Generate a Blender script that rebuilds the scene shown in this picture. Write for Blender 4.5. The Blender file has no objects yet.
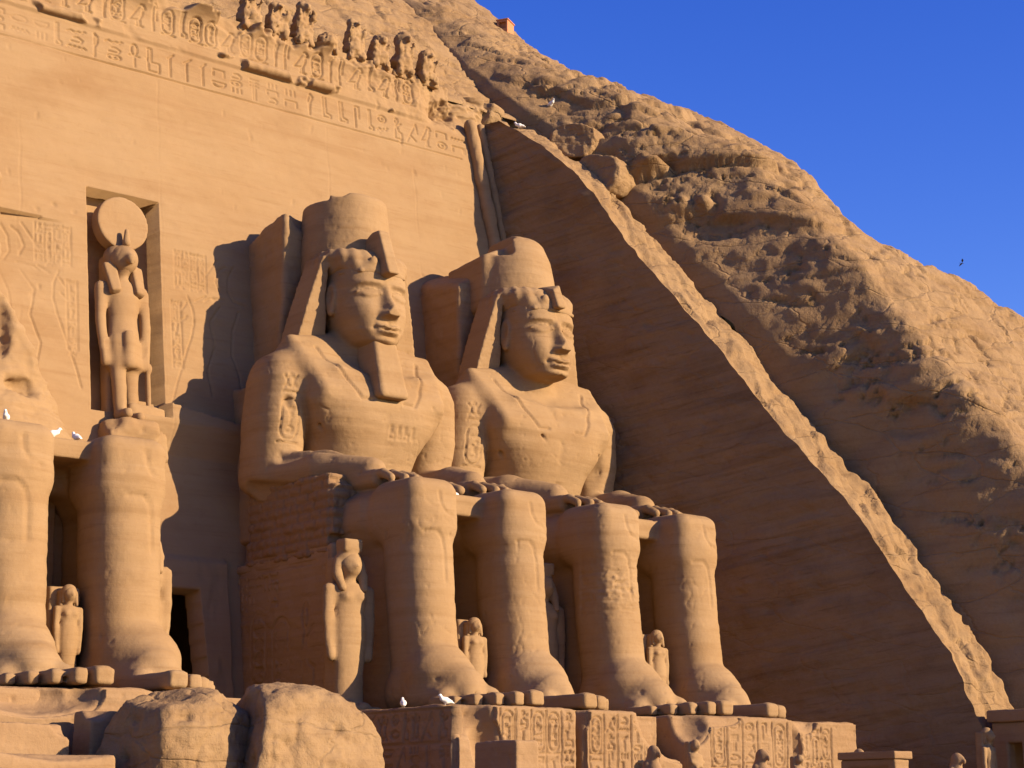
import bpy, math, random
import numpy as np
from mathutils import Vector

# ------------------------------------------------------------------ camera, sky, sun, exposure
S = bpy.context.scene
C = S.collection
YAW, PITCH, FPX = math.atan(1950 / 2390), math.atan(448 / 1950), 1950 * math.cos(math.atan(448 / 1950))
cam = bpy.data.cameras.new('camera')
cam.sensor_width = 36
cam.lens = FPX / 1024 * 36
cam.clip_start, cam.clip_end = 0.5, 9000
camo = bpy.data.objects.new('camera', cam)
camo.location = (-40.094, -58.44, -3.496)
camo.rotation_euler = (math.pi / 2 + PITCH, 0, -YAW)
C.objects.link(camo)
S.camera = camo

SUN_AZ, SUN_EL = math.radians(33), math.radians(20)      # from the facade normal towards +x; above the horizon
sdir = Vector((math.cos(SUN_EL) * math.sin(SUN_AZ), -math.cos(SUN_EL) * math.cos(SUN_AZ), math.sin(SUN_EL)))
W = bpy.data.worlds.new('World')
S.world = W
W.use_nodes = True
nt = W.node_tree
nt.nodes.clear()
sky = nt.nodes.new('ShaderNodeTexSky')
sky.sky_type = 'NISHITA'
sky.sun_disc = False
sky.sun_elevation = SUN_EL
sky.sun_rotation = math.atan2(sdir.x, sdir.y)
sky.altitude = 200
sky.air_density, sky.dust_density, sky.ozone_density = 1.0, 0.25, 3.0
hs = nt.nodes.new('ShaderNodeHueSaturation')
hs.inputs['Hue'].default_value = 0.534
hs.inputs['Saturation'].default_value = 1.34
hs.inputs['Value'].default_value = 2.8
bg = nt.nodes.new('ShaderNodeBackground')
bg.inputs['Strength'].default_value = 0.0395
wo = nt.nodes.new('ShaderNodeOutputWorld')
nt.links.new(sky.outputs[0], hs.inputs['Color'])
nt.links.new(hs.outputs[0], bg.inputs[0])
nt.links.new(bg.outputs[0], wo.inputs[0])

sl = bpy.data.lights.new('sun', 'SUN')
sl.energy = 4.9
sl.angle = math.radians(0.5)
sl.color = (1.0, 0.80, 0.56)
so = bpy.data.objects.new('sun', sl)
so.rotation_euler = sdir.to_track_quat('Z', 'Y').to_euler()
C.objects.link(so)
S.view_settings.view_transform = 'Standard'
S.view_settings.look = 'None'
S.view_settings.gamma = 1
S.view_settings.exposure = 1.02
S.cycles.max_bounces = 6
S.cycles.diffuse_bounces = 4

# ------------------------------------------------------------------ noise
rng = np.random.RandomState(7)
_perm = rng.permutation(256)
_perm = np.concatenate([_perm, _perm, _perm]).astype(np.int32)
_grad = rng.normal(size=(256, 3)).astype(np.float32)
_grad /= np.linalg.norm(_grad, axis=1)[:, None]


def perlin(p):
    p = np.asarray(p, np.float32)
    i = np.floor(p).astype(np.int32)
    f = p - i
    u = f * f * f * (f * (f * 6 - 15) + 10)
    i &= 255
    out = 0
    for dx in (0, 1):
        for dy in (0, 1):
            for dz in (0, 1):
                h = _perm[_perm[_perm[i[:, 0] + dx] + i[:, 1] + dy] + i[:, 2] + dz]
                g = _grad[h]
                n = g[:, 0] * (f[:, 0] - dx) + g[:, 1] * (f[:, 1] - dy) + g[:, 2] * (f[:, 2] - dz)
                w = (u[:, 0] if dx else 1 - u[:, 0]) * (u[:, 1] if dy else 1 - u[:, 1]) * (u[:, 2] if dz else 1 - u[:, 2])
                out = out + n * w
    return out * 1.6


def fbm(p, o=4, g=0.5):
    a, s, t = 1.0, 0.0, 0.0
    p = np.asarray(p, np.float32)
    for k in range(o):
        s = s + a * perlin(p + 17.3 * k)
        t += a
        a *= g
        p = p * 2.03
    return s / t * 1.3


def voronoi2(u, v, seed=0):
    """distance to the nearest cell edge and a random value per cell"""
    iu, iv = np.floor(u).astype(np.int64), np.floor(v).astype(np.int64)
    d1 = np.full(u.shape, 9e9)
    d2 = np.full(u.shape, 9e9)
    rid = np.zeros(u.shape)
    fac_ = np.zeros(u.shape)
    for a in (-1, 0, 1):
        for b in (-1, 0, 1):
            cu, cv = iu + a, iv + b
            h = np.sin(cu * 127.1 + cv * 311.7 + seed * 74.7) * 43758.5453
            r1 = h - np.floor(h)
            h = np.sin(cu * 269.5 + cv * 183.3 + seed * 21.3) * 24634.6345
            r2 = h - np.floor(h)
            d = np.hypot(cu + 0.15 + 0.7 * r1 - u, cv + 0.15 + 0.7 * r2 - v)
            m = d < d1
            d2 = np.where(m, d1, np.minimum(d2, d))
            rid = np.where(m, r1, rid)
            fac_ = np.where(m, (u - cu - .15 - .7 * r1) * (r2 - .5) * 2 + (v - cv - .15 - .7 * r2) * (np.modf(r1 * 7.7)[0] - .5) * 2, fac_)
            d1 = np.where(m, d, d1)
    return d2 - d1, rid, fac_


# ------------------------------------------------------------------ mesh helpers
def link_mesh(name, verts, faces, mat=None, parent=None, smooth=True):
    verts = np.asarray(verts, np.float32)
    faces = np.asarray(faces, np.int32)
    me = bpy.data.meshes.new(name)
    me.vertices.add(len(verts))
    me.vertices.foreach_set('co', verts.ravel())
    k = faces.shape[1]
    me.loops.add(faces.size)
    me.loops.foreach_set('vertex_index', faces.ravel())
    me.polygons.add(len(faces))
    me.polygons.foreach_set('loop_start', np.arange(0, faces.size, k, dtype=np.int32))
    me.polygons.foreach_set('loop_total', np.full(len(faces), k, np.int32))
    me.polygons.foreach_set('use_smooth', np.full(len(faces), smooth, bool))
    me.update(calc_edges=True)
    me.validate()
    o = bpy.data.objects.new(name, me)
    if mat:
        me.materials.append(mat)
    C.objects.link(o)
    if parent:
        o.parent = parent
    return o


def thing(name, label, cat, loc=(0, 0, 0), rz=0, group=None):
    o = bpy.data.objects.new(name, None)
    C.objects.link(o)
    o.location = loc
    o.rotation_euler = (0, 0, rz)
    o.empty_display_size = 0.3
    return tag(o, label, cat, group)


def tag(o, label, cat, group=None):
    o['label'], o['category'] = label, cat
    if group:
        o['group'] = group
    return o


def copy_tree(o, parent=None):
    c = o.copy()
    C.objects.link(c)
    if parent:
        c.parent = parent
    for ch in list(o.children):
        copy_tree(ch, c)
    return c


def grid_faces(nu, nv, flip=False):
    a = np.arange(nu * nv).reshape(nu, nv)
    f = np.stack([a[:-1, :-1], a[1:, :-1], a[1:, 1:], a[:-1, 1:]], -1).reshape(-1, 4)
    return f[:, ::-1] if flip else f


def normals_of(v, f):
    n = np.zeros_like(v)
    a, b, c = v[f[:, 0]], v[f[:, 1]], v[f[:, 2]]
    fn = np.cross(b - a, c - a)
    for k in range(f.shape[1]):
        for ax in range(3):
            n[:, ax] += np.bincount(f[:, k], fn[:, ax], len(v))
    return n / (np.linalg.norm(n, axis=1)[:, None] + 1e-9)


# ------------------------------------------------------------------ signed distance field sculpting
class Field:
    def __init__(s, lo, hi, h):
        s.lo, s.h = np.array(lo, np.float32), h
        n = [int(math.ceil((hi[i] - lo[i]) / h)) + 1 for i in range(3)]
        s.ax = [(lo[i] + h * np.arange(n[i])).astype(np.float32) for i in range(3)]
        s.D = np.full(n, 1.0, np.float32)

    def _win(s, lo, hi, pad):
        sl_, ax = [], []
        for i in range(3):
            a = max(0, int((lo[i] - pad - s.lo[i]) / s.h))
            b = min(s.D.shape[i], int((hi[i] + pad - s.lo[i]) / s.h) + 2)
            if b <= a:
                return None, None
            sl_.append(slice(a, b))
            ax.append(s.ax[i][a:b])
        return tuple(sl_), (ax[0][:, None, None], ax[1][None, :, None], ax[2][None, None, :])

    def op(s, fn, lo, hi, k=0.1, mode='add'):
        w, xyz = s._win(lo, hi, k + 4 * s.h)
        if w is None:
            return s
        d = fn(*xyz).astype(np.float32)
        D = s.D[w]
        if mode == 'sub':
            d = -d
        if mode == 'add':
            if k > 0:
                h = np.clip(0.5 + 0.5 * (D - d) / k, 0, 1)
                s.D[w] = D + (d - D) * h - k * h * (1 - h)
            else:
                s.D[w] = np.minimum(D, d)
        else:                                   # sub / intersect
            if k > 0:
                h = np.clip(0.5 - 0.5 * (D - d) / k, 0, 1)
                s.D[w] = D + (d - D) * h + k * h * (1 - h)
            else:
                s.D[w] = np.maximum(D, d)
        return s

    def cone(s, a, b, ra, rb, k=0.1, mode='add', sq=(1, 1, 1)):
        a, b = np.array(a, np.float32), np.array(b, np.float32)
        sq = np.array(sq, np.float32)
        ab = (b - a) / sq
        L = float(ab @ ab) + 1e-9
        r = max(ra, rb)

        def fn(x, y, z):
            px, py, pz = (x - a[0]) / sq[0], (y - a[1]) / sq[1], (z - a[2]) / sq[2]
            t = np.clip((px * ab[0] + py * ab[1] + pz * ab[2]) / L, 0, 1)
            return (np.sqrt((px - t * ab[0]) ** 2 + (py - t * ab[1]) ** 2 + (pz - t * ab[2]) ** 2) - (ra + (rb - ra) * t)) * sq.min()
        return s.op(fn, np.minimum(a, b) - r * sq, np.maximum(a, b) + r * sq, k, mode)

    def chain(s, pts, rs, k=0.1, mode='add', sq=(1, 1, 1)):
        for i in range(len(pts) - 1):
            s.cone(pts[i], pts[i + 1], rs[i], rs[i + 1], k, mode, sq)
        return s

    def ell(s, c, r, k=0.1, mode='add', rz=0.0):
        m = min(r)
        ca, sa = math.cos(rz), math.sin(rz)
        R = max(r[0], r[1]) if rz else None

        def fn(x, y, z):
            X, Y, Z_ = x - c[0], y - c[1], (z - c[2]) / r[2]
            X, Y = (X * ca + Y * sa) / r[0], (-X * sa + Y * ca) / r[1]
            q = np.sqrt(X * X + Y * Y + Z_ * Z_)
            return (q - 1) * m * (0.5 + 0.5 * np.minimum(q, 2)) if m < max(r) * .5 else (q - 1) * m
        rr = (R, R, r[2]) if R else r
        return s.op(fn, [c[i] - rr[i] for i in range(3)], [c[i] + rr[i] for i in range(3)], k, mode)

    def box(s, lo, hi, rd=0.1, k=0.05, mode='add', rz=0.0, lean=(0, 0), taper=0.0):
        """lean: shift of x, y per unit z; taper: shrink of the half sizes per unit z"""
        c = [(lo[i] + hi[i]) / 2 for i in range(3)]
        h = [(hi[i] - lo[i]) / 2 - rd for i in range(3)]
        ca, sa = math.cos(rz), math.sin(rz)
        e = abs(lean[0]) * (hi[2] - lo[2]) + abs(lean[1]) * (hi[2] - lo[2])

        def fn(x, y, z):
            X, Y, Z_ = x - c[0] - lean[0] * (z - lo[2]), y - c[1] - lean[1] * (z - lo[2]), z - c[2]
            X, Y = X * ca + Y * sa, -X * sa + Y * ca
            t = taper * (z - lo[2])
            qx, qy, qz = np.abs(X) - h[0] + t, np.abs(Y) - h[1] + t, np.abs(Z_) - h[2]
            o = np.sqrt(np.maximum(qx, 0) ** 2 + np.maximum(qy, 0) ** 2 + np.maximum(qz, 0) ** 2)
            return o + np.minimum(np.maximum(np.maximum(qx, qy), qz), 0) - rd
        if rz:
            R = math.hypot(h[0] + rd, h[1] + rd)
            return s.op(fn, (c[0] - R - e, c[1] - R - e, lo[2]), (c[0] + R + e, c[1] + R + e, hi[2]), k, mode)
        return s.op(fn, (lo[0] - e, lo[1] - e, lo[2]), (hi[0] + e, hi[1] + e, hi[2]), k, mode)

    def loft(s, st, k=0.1, mode='add', n=2.0, rd=0.15):
        """st: (z, cx, cy, rx, ry) stations from low to high"""
        st = np.array(st, np.float32)
        z0, z1 = st[0, 0], st[-1, 0]

        def fn(x, y, z):
            cx, cy, rx, ry = [np.interp(z, st[:, 0], st[:, i]).astype(np.float32) for i in (1, 2, 3, 4)]
            X, Y = np.abs(x - cx) / rx, np.abs(y - cy) / ry
            q = np.sqrt(X * X + Y * Y) if n == 2.0 else (X ** n + Y ** n) ** (1 / n)
            d = (q - 1) * np.minimum(rx, ry)
            e = np.maximum(z0 - z, z - z1)
            a, b = d + rd, e + rd
            return np.sqrt(np.maximum(a, 0) ** 2 + np.maximum(b, 0) ** 2) + np.minimum(np.maximum(a, b), 0) - rd
        lo = ((st[:, 1] - st[:, 3]).min(), (st[:, 2] - st[:, 4]).min(), z0)
        hi = ((st[:, 1] + st[:, 3]).max(), (st[:, 2] + st[:, 4]).max(), z1)
        return s.op(fn, lo, hi, k, mode)

    def plane(s, p, n, k=0.05, lo=None, hi=None):
        """cut away the half space on the side n points to (within a window)"""
        n = np.array(n, np.float32)
        n /= np.linalg.norm(n)
        lo = s.lo if lo is None else lo
        hi = [a[-1] for a in s.ax] if hi is None else hi
        if lo is s.lo:
            fn = lambda x, y, z: n[0] * (x - p[0]) + n[1] * (y - p[1]) + n[2] * (z - p[2])
            return s.op(fn, lo, hi, k, 'int')

        def fn(x, y, z):
            d = -(n[0] * (x - p[0]) + n[1] * (y - p[1]) + n[2] * (z - p[2]))
            q = np.maximum(np.maximum(np.abs(x - (lo[0] + hi[0]) / 2) - (hi[0] - lo[0]) / 2,
                                      np.abs(y - (lo[1] + hi[1]) / 2) - (hi[1] - lo[1]) / 2),
                           np.abs(z - (lo[2] + hi[2]) / 2) - (hi[2] - lo[2]) / 2)
            return np.maximum(d, q)
        return s.op(fn, lo, hi, k, 'sub')

    def mesh(s):
        D = s.D
        D[0], D[-1], D[:, 0], D[:, -1], D[:, :, 0], D[:, :, -1] = [np.maximum(q, .01) for q in (D[0], D[-1], D[:, 0], D[:, -1], D[:, :, 0], D[:, :, -1])]
        I = D < 0
        cnt = np.zeros(tuple(n - 1 for n in D.shape), np.int8)
        for a in (0, 1):
            for b in (0, 1):
                for c in (0, 1):
                    cnt += I[a:a + cnt.shape[0], b:b + cnt.shape[1], c:c + cnt.shape[2]]
        act = (cnt > 0) & (cnt < 8)
        idx = np.argwhere(act)
        num = np.full(act.shape, -1, np.int32)
        num[act] = np.arange(len(idx))
        pos = np.zeros((len(idx), 3), np.float32)
        w = np.zeros(len(idx), np.float32)
        cs = [(a, b, c) for a in (0, 1) for b in (0, 1) for c in (0, 1)]
        val = {c: D[idx[:, 0] + c[0], idx[:, 1] + c[1], idx[:, 2] + c[2]] for c in cs}
        for c in cs:
            for ax in range(3):
                if c[ax]:
                    continue
                e = list(c)
                e[ax] = 1
                v0, v1 = val[c], val[tuple(e)]
                m = (v0 < 0) != (v1 < 0)
                t = np.where(m, v0 / np.where(m, v0 - v1, 1), 0)
                p = np.repeat(np.array(c, np.float32)[None], len(idx), 0)
                p[:, ax] += t
                pos += p * m[:, None]
                w += m
        V = s.lo + s.h * (idx + pos / w[:, None])
        F = []
        for ax in range(3):
            o1, o2 = [q for q in range(3) if q != ax]
            lo_ = [slice(1, -1)] * 3
            lo_[ax] = slice(0, -1)
            hi_ = list(lo_)
            hi_[ax] = slice(1, None)
            A, B = I[tuple(lo_)], I[tuple(hi_)]
            for (m, fl) in ((A & ~B, False), (~A & B, True)):
                q = np.argwhere(m)
                if not len(q):
                    continue
                q[:, o1] += 1
                q[:, o2] += 1
                def cell(d1, d2):
                    r = q.copy()
                    r[:, o1] += d1
                    r[:, o2] += d2
                    return num[r[:, 0], r[:, 1], r[:, 2]]
                quad = np.stack([cell(-1, -1), cell(0, -1), cell(0, 0), cell(-1, 0)], 1)
                if fl != (ax == 1):
                    quad = quad[:, ::-1]
                F.append(quad)
        return V.astype(np.float32), np.concatenate(F)


def weather(v, f, amp=0.04, strata=0.03, scale=1.0, pit=0.0, seed=0.0, off=(0, 0, 0)):
    """erode a carved surface along its normals: soft lumps, horizontal beds, chipped pits"""
    n = normals_of(v, f)
    p = v + np.array(off, np.float32) + seed
    d = amp * fbm(p * (0.9 / scale), 4)
    if strata:
        q = p * np.array([0.25, 0.25, 2.6], np.float32) / scale
        d = d + strata * np.minimum(fbm(q, 3), 0.15)
    if pit:
        d = d - pit * np.clip(fbm(p * (3.2 / scale) + 50, 3) - 0.42, 0, 1) * 2.2
        ck = np.abs(fbm(p * (np.array([.33, .33, .22], np.float32) / scale) + 91, 4))
        d = d - .8 * pit * np.exp(-ck / .006) * np.clip(fbm(p * .3 + 7, 2) * 4, 0, 1)
    d = d + .3 * amp * fbm(p * (4.5 / scale) + 12, 3)
    return v + n * d[:, None]


def sculpt(name, field, mat, parent=None, amp=0.03, strata=0.02, scale=1.0, pit=0.03, seed=0.0, off=(0, 0, 0), rng_=None):
    v, f = field.mesh()
    v = weather(v, f, amp, strata, scale, pit, seed, off)
    return link_mesh(name, v, f, mat, parent)


# ------------------------------------------------------------------ materials
ALB = 0.49


def sandstone(name, base, dark, light, bed=1.0, bump=0.5, grain=1.0, crack=0.0, tilt=0.0, bricks=None):
    base, dark, light = [tuple(c * ALB for c in q) for q in (base, dark, light)]
    m = bpy.data.materials.new(name)
    m.use_nodes = True
    t = m.node_tree
    N, L = t.nodes, t.links
    b = N['Principled BSDF']
    b.inputs['Roughness'].default_value = 0.92
    b.inputs['Specular IOR Level'].default_value = 0.12
    g = N.new('ShaderNodeNewGeometry')

    def mapping(sc, rot=(0, 0, 0)):
        src = g.outputs['Position']
        if any(rot):
            q = N.new('ShaderNodeMapping')
            q.inputs['Rotation'].default_value = rot
            L.new(src, q.inputs[0])
            src = q.outputs[0]
        q = N.new('ShaderNodeMapping')
        q.inputs['Scale'].default_value = sc
        L.new(src, q.inputs[0])
        return q.outputs[0]

    def noise(vec, sc, det=5, rough=0.6, dist=0.0):
        q = N.new('ShaderNodeTexNoise')
        q.inputs['Scale'].default_value = sc
        q.inputs['Detail'].default_value = det
        q.inputs['Roughness'].default_value = rough
        q.inputs['Distortion'].default_value = dist
        L.new(vec, q.inputs['Vector'])
        return q.outputs['Fac']

    def ramp(fac, a, bb):
        q = N.new('ShaderNodeMapRange')
        q.inputs['From Min'].default_value, q.inputs['From Max'].default_value = a, bb
        L.new(fac, q.inputs['Value'])
        return q.outputs[0]

    def mix(fac, a, bb, amt=1.0):
        q = N.new('ShaderNodeMix')
        q.data_type = 'RGBA'
        if amt != 1.0:
            mm = N.new('ShaderNodeMath')
            mm.operation = 'MULTIPLY'
            mm.inputs[1].default_value = amt
            L.new(fac, mm.inputs[0])
            fac = mm.outputs[0]
        L.new(fac, q.inputs[0])
        for s_, v in ((6, a), (7, bb)):
            if isinstance(v, tuple):
                q.inputs[s_].default_value = (*v, 1)
            else:
                L.new(v, q.inputs[s_])
        return q.outputs[2]

    def math_(op, a, bb):
        q = N.new('ShaderNodeMath')
        q.operation = op
        for i, v in enumerate((a, bb)):
            if isinstance(v, (int, float)):
                q.inputs[i].default_value = v
            else:
                L.new(v, q.inputs[i])
        return q.outputs[0]

    big = noise(mapping((0.22, 0.22, 0.3)), 1.0, 4)
    beds = noise(mapping((0.10, 0.10, 2.1), (tilt, tilt * .6, 0)), 1.0, 6, 0.65, 0.35)
    fine = noise(mapping((0.5, 0.5, 7.0), (tilt, 0, 0)), 1.0, 5, 0.7, 0.2)
    gr = noise(mapping((1, 1, 1)), 9.0, 6, 0.7)
    spot = noise(mapping((1, 1, 1)), 1.7, 6, 0.75)
    col = mix(ramp(big, 0.35, 0.65), base, light, 0.6)
    col = mix(ramp(noise(mapping((0.31, 0.31, 0.45), (.3, .2, 0)), 1.0, 5, .6), .5, .72), col, dark, .5)
    col = mix(ramp(beds, 0.52, 0.70), col, dark, 0.55 * bed)
    col = mix(ramp(beds, 0.44, 0.32), col, light, 0.5 * bed)
    col = mix(ramp(fine, 0.5, 0.75), col, dark, 0.30 * bed)
    col = mix(ramp(fine, 0.60, 0.67), col, dark, 0.40 * bed)
    col = mix(ramp(spot, 0.58, 0.75), col, dark, 0.36)
    col = mix(ramp(gr, 0.5, 0.8), col, dark, 0.25 * grain)
    col = mix(ramp(gr, 0.5, 0.25), col, light, 0.25 * grain)
    h = math_('MULTIPLY', beds, 0.06 * bed)
    h = math_('ADD', h, math_('MULTIPLY', fine, 0.024 * bed))
    h = math_('ADD', h, math_('MULTIPLY', gr, 0.032 * grain))
    h = math_('ADD', h, math_('MULTIPLY', spot, 0.09 * grain))
    if crack:
        v = N.new('ShaderNodeTexVoronoi')
        v.feature = 'DISTANCE_TO_EDGE'
        v.inputs['Scale'].default_value = 0.55
        qn = N.new('ShaderNodeVectorMath')
        qn.operation = 'ADD'
        nn = N.new('ShaderNodeTexNoise')
        nn.inputs['Scale'].default_value = 0.8
        nn.inputs['Detail'].default_value = 4
        mp = mapping((0.5, 0.5, 1.3))
        L.new(mp, nn.inputs['Vector'])
        L.new(mp, qn.inputs[0])
        L.new(nn.outputs['Color'], qn.inputs[1])
        L.new(qn.outputs[0], v.inputs['Vector'])
        c = ramp(v.outputs['Distance'], 0.0, 0.03)
        h = math_('ADD', h, math_('MULTIPLY', c, 0.10 * crack))
    bp = N.new('ShaderNodeBump')
    bp.inputs['Strength'].default_value = bump
    bp.inputs['Distance'].default_value = 1.0
    L.new(h, bp.inputs['Height'])
    L.new(bp.outputs[0], b.inputs['Normal'])
    L.new(col, b.inputs['Base Color'])
    return m


def plain(name, col, rough=0.8, var=0.3, sc=4.0):
    m = bpy.data.materials.new(name)
    m.use_nodes = True
    t = m.node_tree
    b = t.nodes['Principled BSDF']
    b.inputs['Roughness'].default_value = rough
    n = t.nodes.new('ShaderNodeTexNoise')
    n.inputs['Scale'].default_value = sc
    n.inputs['Detail'].default_value = 5
    mx = t.nodes.new('ShaderNodeMix')
    mx.data_type = 'RGBA'
    t.links.new(n.outputs['Fac'], mx.inputs[0])
    mx.inputs[6].default_value = (*[c * (1 - var) for c in col], 1)
    mx.inputs[7].default_value = (*[min(1, c * (1 + var)) for c in col], 1)
    t.links.new(mx.outputs[2], b.inputs['Base Color'])
    return m


M_wall = sandstone('facade_sandstone', (0.56, 0.345, 0.165), (0.45, 0.25, 0.11), (0.60, 0.39, 0.20), 0.75, 0.25, 0.6)
M_stat = sandstone('colossus_sandstone', (0.555, 0.342, 0.160), (0.42, 0.238, 0.10), (0.61, 0.40, 0.21), 0.9, 0.32, 0.8)
M_cut = sandstone('cut_wall_sandstone_shaded', (0.44, 0.265, 0.13), (0.25, 0.14, 0.066), (0.54, 0.33, 0.165), 1.15, 0.6, 1.1, 0.35, 0.13)  # cliff rock in darker tones; part of the wall's shade sits in this colour
M_cliff = sandstone('cliff_sandstone', (0.52, 0.32, 0.15), (0.35, 0.195, 0.085), (0.60, 0.39, 0.20), 0.7, 0.75, 1.4, 0.5, 0.03)
M_ped = sandstone('pedestal_sandstone', (0.53, 0.32, 0.155), (0.40, 0.22, 0.095), (0.60, 0.38, 0.20), 0.7, 0.4, 1.0)
M_brick = sandstone('repair_masonry', (0.45, 0.26, 0.125), (0.34, 0.19, 0.085), (0.52, 0.32, 0.16), 0.4, 0.5, 1.2)
M_sand = sandstone('sand_ground', (0.37, 0.225, 0.115), (0.29, 0.175, 0.09), (0.42, 0.265, 0.14), 0.0, 0.3, 1.0)
M_white = plain('white_feathers', (0.72, 0.68, 0.60), 0.8, 0.1)
M_darkbird = plain('dark_feathers', (0.03, 0.03, 0.035), 0.8, 0.2)
M_hut = plain('baked_brick', (0.42, 0.17, 0.07), 0.9, 0.25, 6)


# ------------------------------------------------------------------ carved panels
def arc(cx, cy, rx, ry, a0, a1, n=14):
    a = np.radians(np.linspace(a0, a1, n))
    return [(cx + rx * math.cos(q), cy + ry * math.sin(q)) for q in a]


GL = {
    'reed': [[(.45, 0), (.45, 1)], [(.45, 1), (.75, .85), (.7, .6), (.45, .4)]],
    'sun': [arc(.5, .5, .36, .36, 0, 360, 22), arc(.5, .5, .08, .08, 0, 360, 8)],
    'water': [[(0, .4), (.12, .62), (.25, .4), (.37, .62), (.5, .4), (.62, .62), (.75, .4), (.87, .62), (1, .4)]],
    'basket': [arc(.5, .7, .48, .5, 180, 360), [(.02, .7), (.98, .7)]],
    'bird': [[(.02, .25), (.3, .55), (.5, .8), (.62, .97), (.8, .95), (.92, .82), (.78, .8), (.78, .6), (.6, .32), (.3, .28), (.02, .25)],
             [(.45, .3), (.45, .02)], [(.6, .34), (.6, .02)], [(.4, .02), (.75, .02)]],
    'leg': [[(.3, 1), (.3, .1), (.85, .1), (.85, .22), (.5, .3), (.5, 1)]],
    'snake': [[(0, .35), (.2, .6), (.4, .35), (.6, .6), (.82, .45), (.9, .75), (1, .7)]],
    'sceptre': [[(.5, 0), (.5, .85), (.8, 1)], [(.5, .85), (.3, .78)]],
    'ankh': [arc(.5, .76, .2, .24, -90, 270, 16), [(.5, .52), (.5, 0)], [(.15, .48), (.85, .48)]],
    'mouth': [arc(.5, .3, .48, .45, 20, 160), arc(.5, .62, .48, .45, 200, 340)],
    'man': [arc(.45, .86, .13, .13, 0, 360, 10), [(.45, .72), (.3, .4), (.25, 0), (.85, 0), (.85, .3), (.6, .35), (.5, .6)], [(.45, .6), (.85, .75)]],
    'cloth': [[(.3, 0), (.3, 1), (.65, 1), (.65, .45)]],
    'seat': [[(.15, 0), (.15, 1), (.35, 1), (.35, .4), (.85, .4), (.85, 0), (.15, 0)]],
    'plough': [[(0, 0), (.85, .95), (.95, .5)], [(.3, .35), (.8, .1)]],
    'djed': [[(.42, 0), (.42, .9)], [(.58, 0), (.58, .9)], [(.2, .9), (.8, .9)], [(.2, .75), (.8, .75)], [(.2, .6), (.8, .6)]],
    'house': [[(.1, .2), (.1, .8), (.9, .8), (.9, .2)]],
    'hook': [[(.2, .1), (.75, .1), (.85, .5), (.6, .85), (.35, .75)]],
    'feather': [[(.5, 0), (.45, .7), (.6, 1), (.78, .85), (.6, .6), (.5, 0)]],
    'beetle': [arc(.5, .4, .25, .33, 0, 360, 16), arc(.5, .8, .13, .13, 0, 360, 10), [(.25, .5), (.05, .8)], [(.75, .5), (.95, .8)], [(.25, .3), (.05, .05)], [(.75, .3), (.95, .05)]],
    'strokes': [[(.2, .2), (.2, .8)], [(.5, .2), (.5, .8)], [(.8, .2), (.8, .8)]],
}
TALL = ['reed', 'bird', 'leg', 'sceptre', 'ankh', 'man', 'cloth', 'seat', 'plough', 'djed', 'feather', 'beetle']
FLAT = ['sun', 'water', 'basket', 'snake', 'mouth', 'house', 'strokes', 'hook']


def put(g, x, z, w, h):
    return [[(x + p[0] * w, z + p[1] * h) for p in s] for s in GL[g]]


def glyph_row(x0, x1, z0, h, r):
    """a row of signs between x0 and x1, sized h, tall signs and stacked flat ones mixed"""
    out, x = [], x0
    while x < x1 - h * .3:
        if r.random() < 0.58:
            w = h * r.uniform(.42, .7)
            out += put(r.choice(TALL), x, z0, w, h)
        else:
            w = h * r.uniform(.6, .85)
            k = r.choice((2, 2, 3))
            for q in range(k):
                out += put(r.choice(FLAT), x + w * .05, z0 + h * q / k + .04 * h, w * .9, h / k * .85)
        x += w + h * r.uniform(.10, .2)
    return out


def cartouche(x, z, w, h, r, n=4):
    """an upright royal ring with signs inside"""
    rr = w / 2
    o = [arc(x + rr, z + h - rr, rr, rr, 0, 180) + arc(x + rr, z + rr, rr, rr, 180, 360) + [(x + w, z + h - rr)], [(x - .1 * w, z - .06 * h), (x + 1.1 * w, z - .06 * h)]]
    hh = (h - .7 * w) / n
    for q in range(n):
        o += put(r.choice(FLAT + TALL), x + .2 * w, z + .35 * w + q * hh + .05 * hh, w * .6, hh * .85)
    return o


def glyph_columns(x0, x1, z0, z1, w, r, lines=True):
    out = []
    n = max(1, int(round((x1 - x0) / w)))
    w = (x1 - x0) / n
    for i in range(n):
        x = x0 + i * w
        if lines:
            out.append([(x, z0), (x, z1)])
        z = z1
        while z > z0 + .3 * w:
            if r.random() < .22 and z - z0 > 2.2 * w:
                out += cartouche(x + .16 * w, z - 2.0 * w, .68 * w, 1.9 * w, r)
                z -= 2.2 * w
                continue
            hh = w * (r.uniform(.75, .95) if r.random() < .5 else r.uniform(.35, .5))
            out += put(r.choice(TALL if hh > .6 * w else FLAT), x + .16 * w, z - hh, .68 * w, hh * .9)
            z -= hh + .06 * w
    if lines:
        out.append([(x1, z0), (x1, z1)])
    return out


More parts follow.
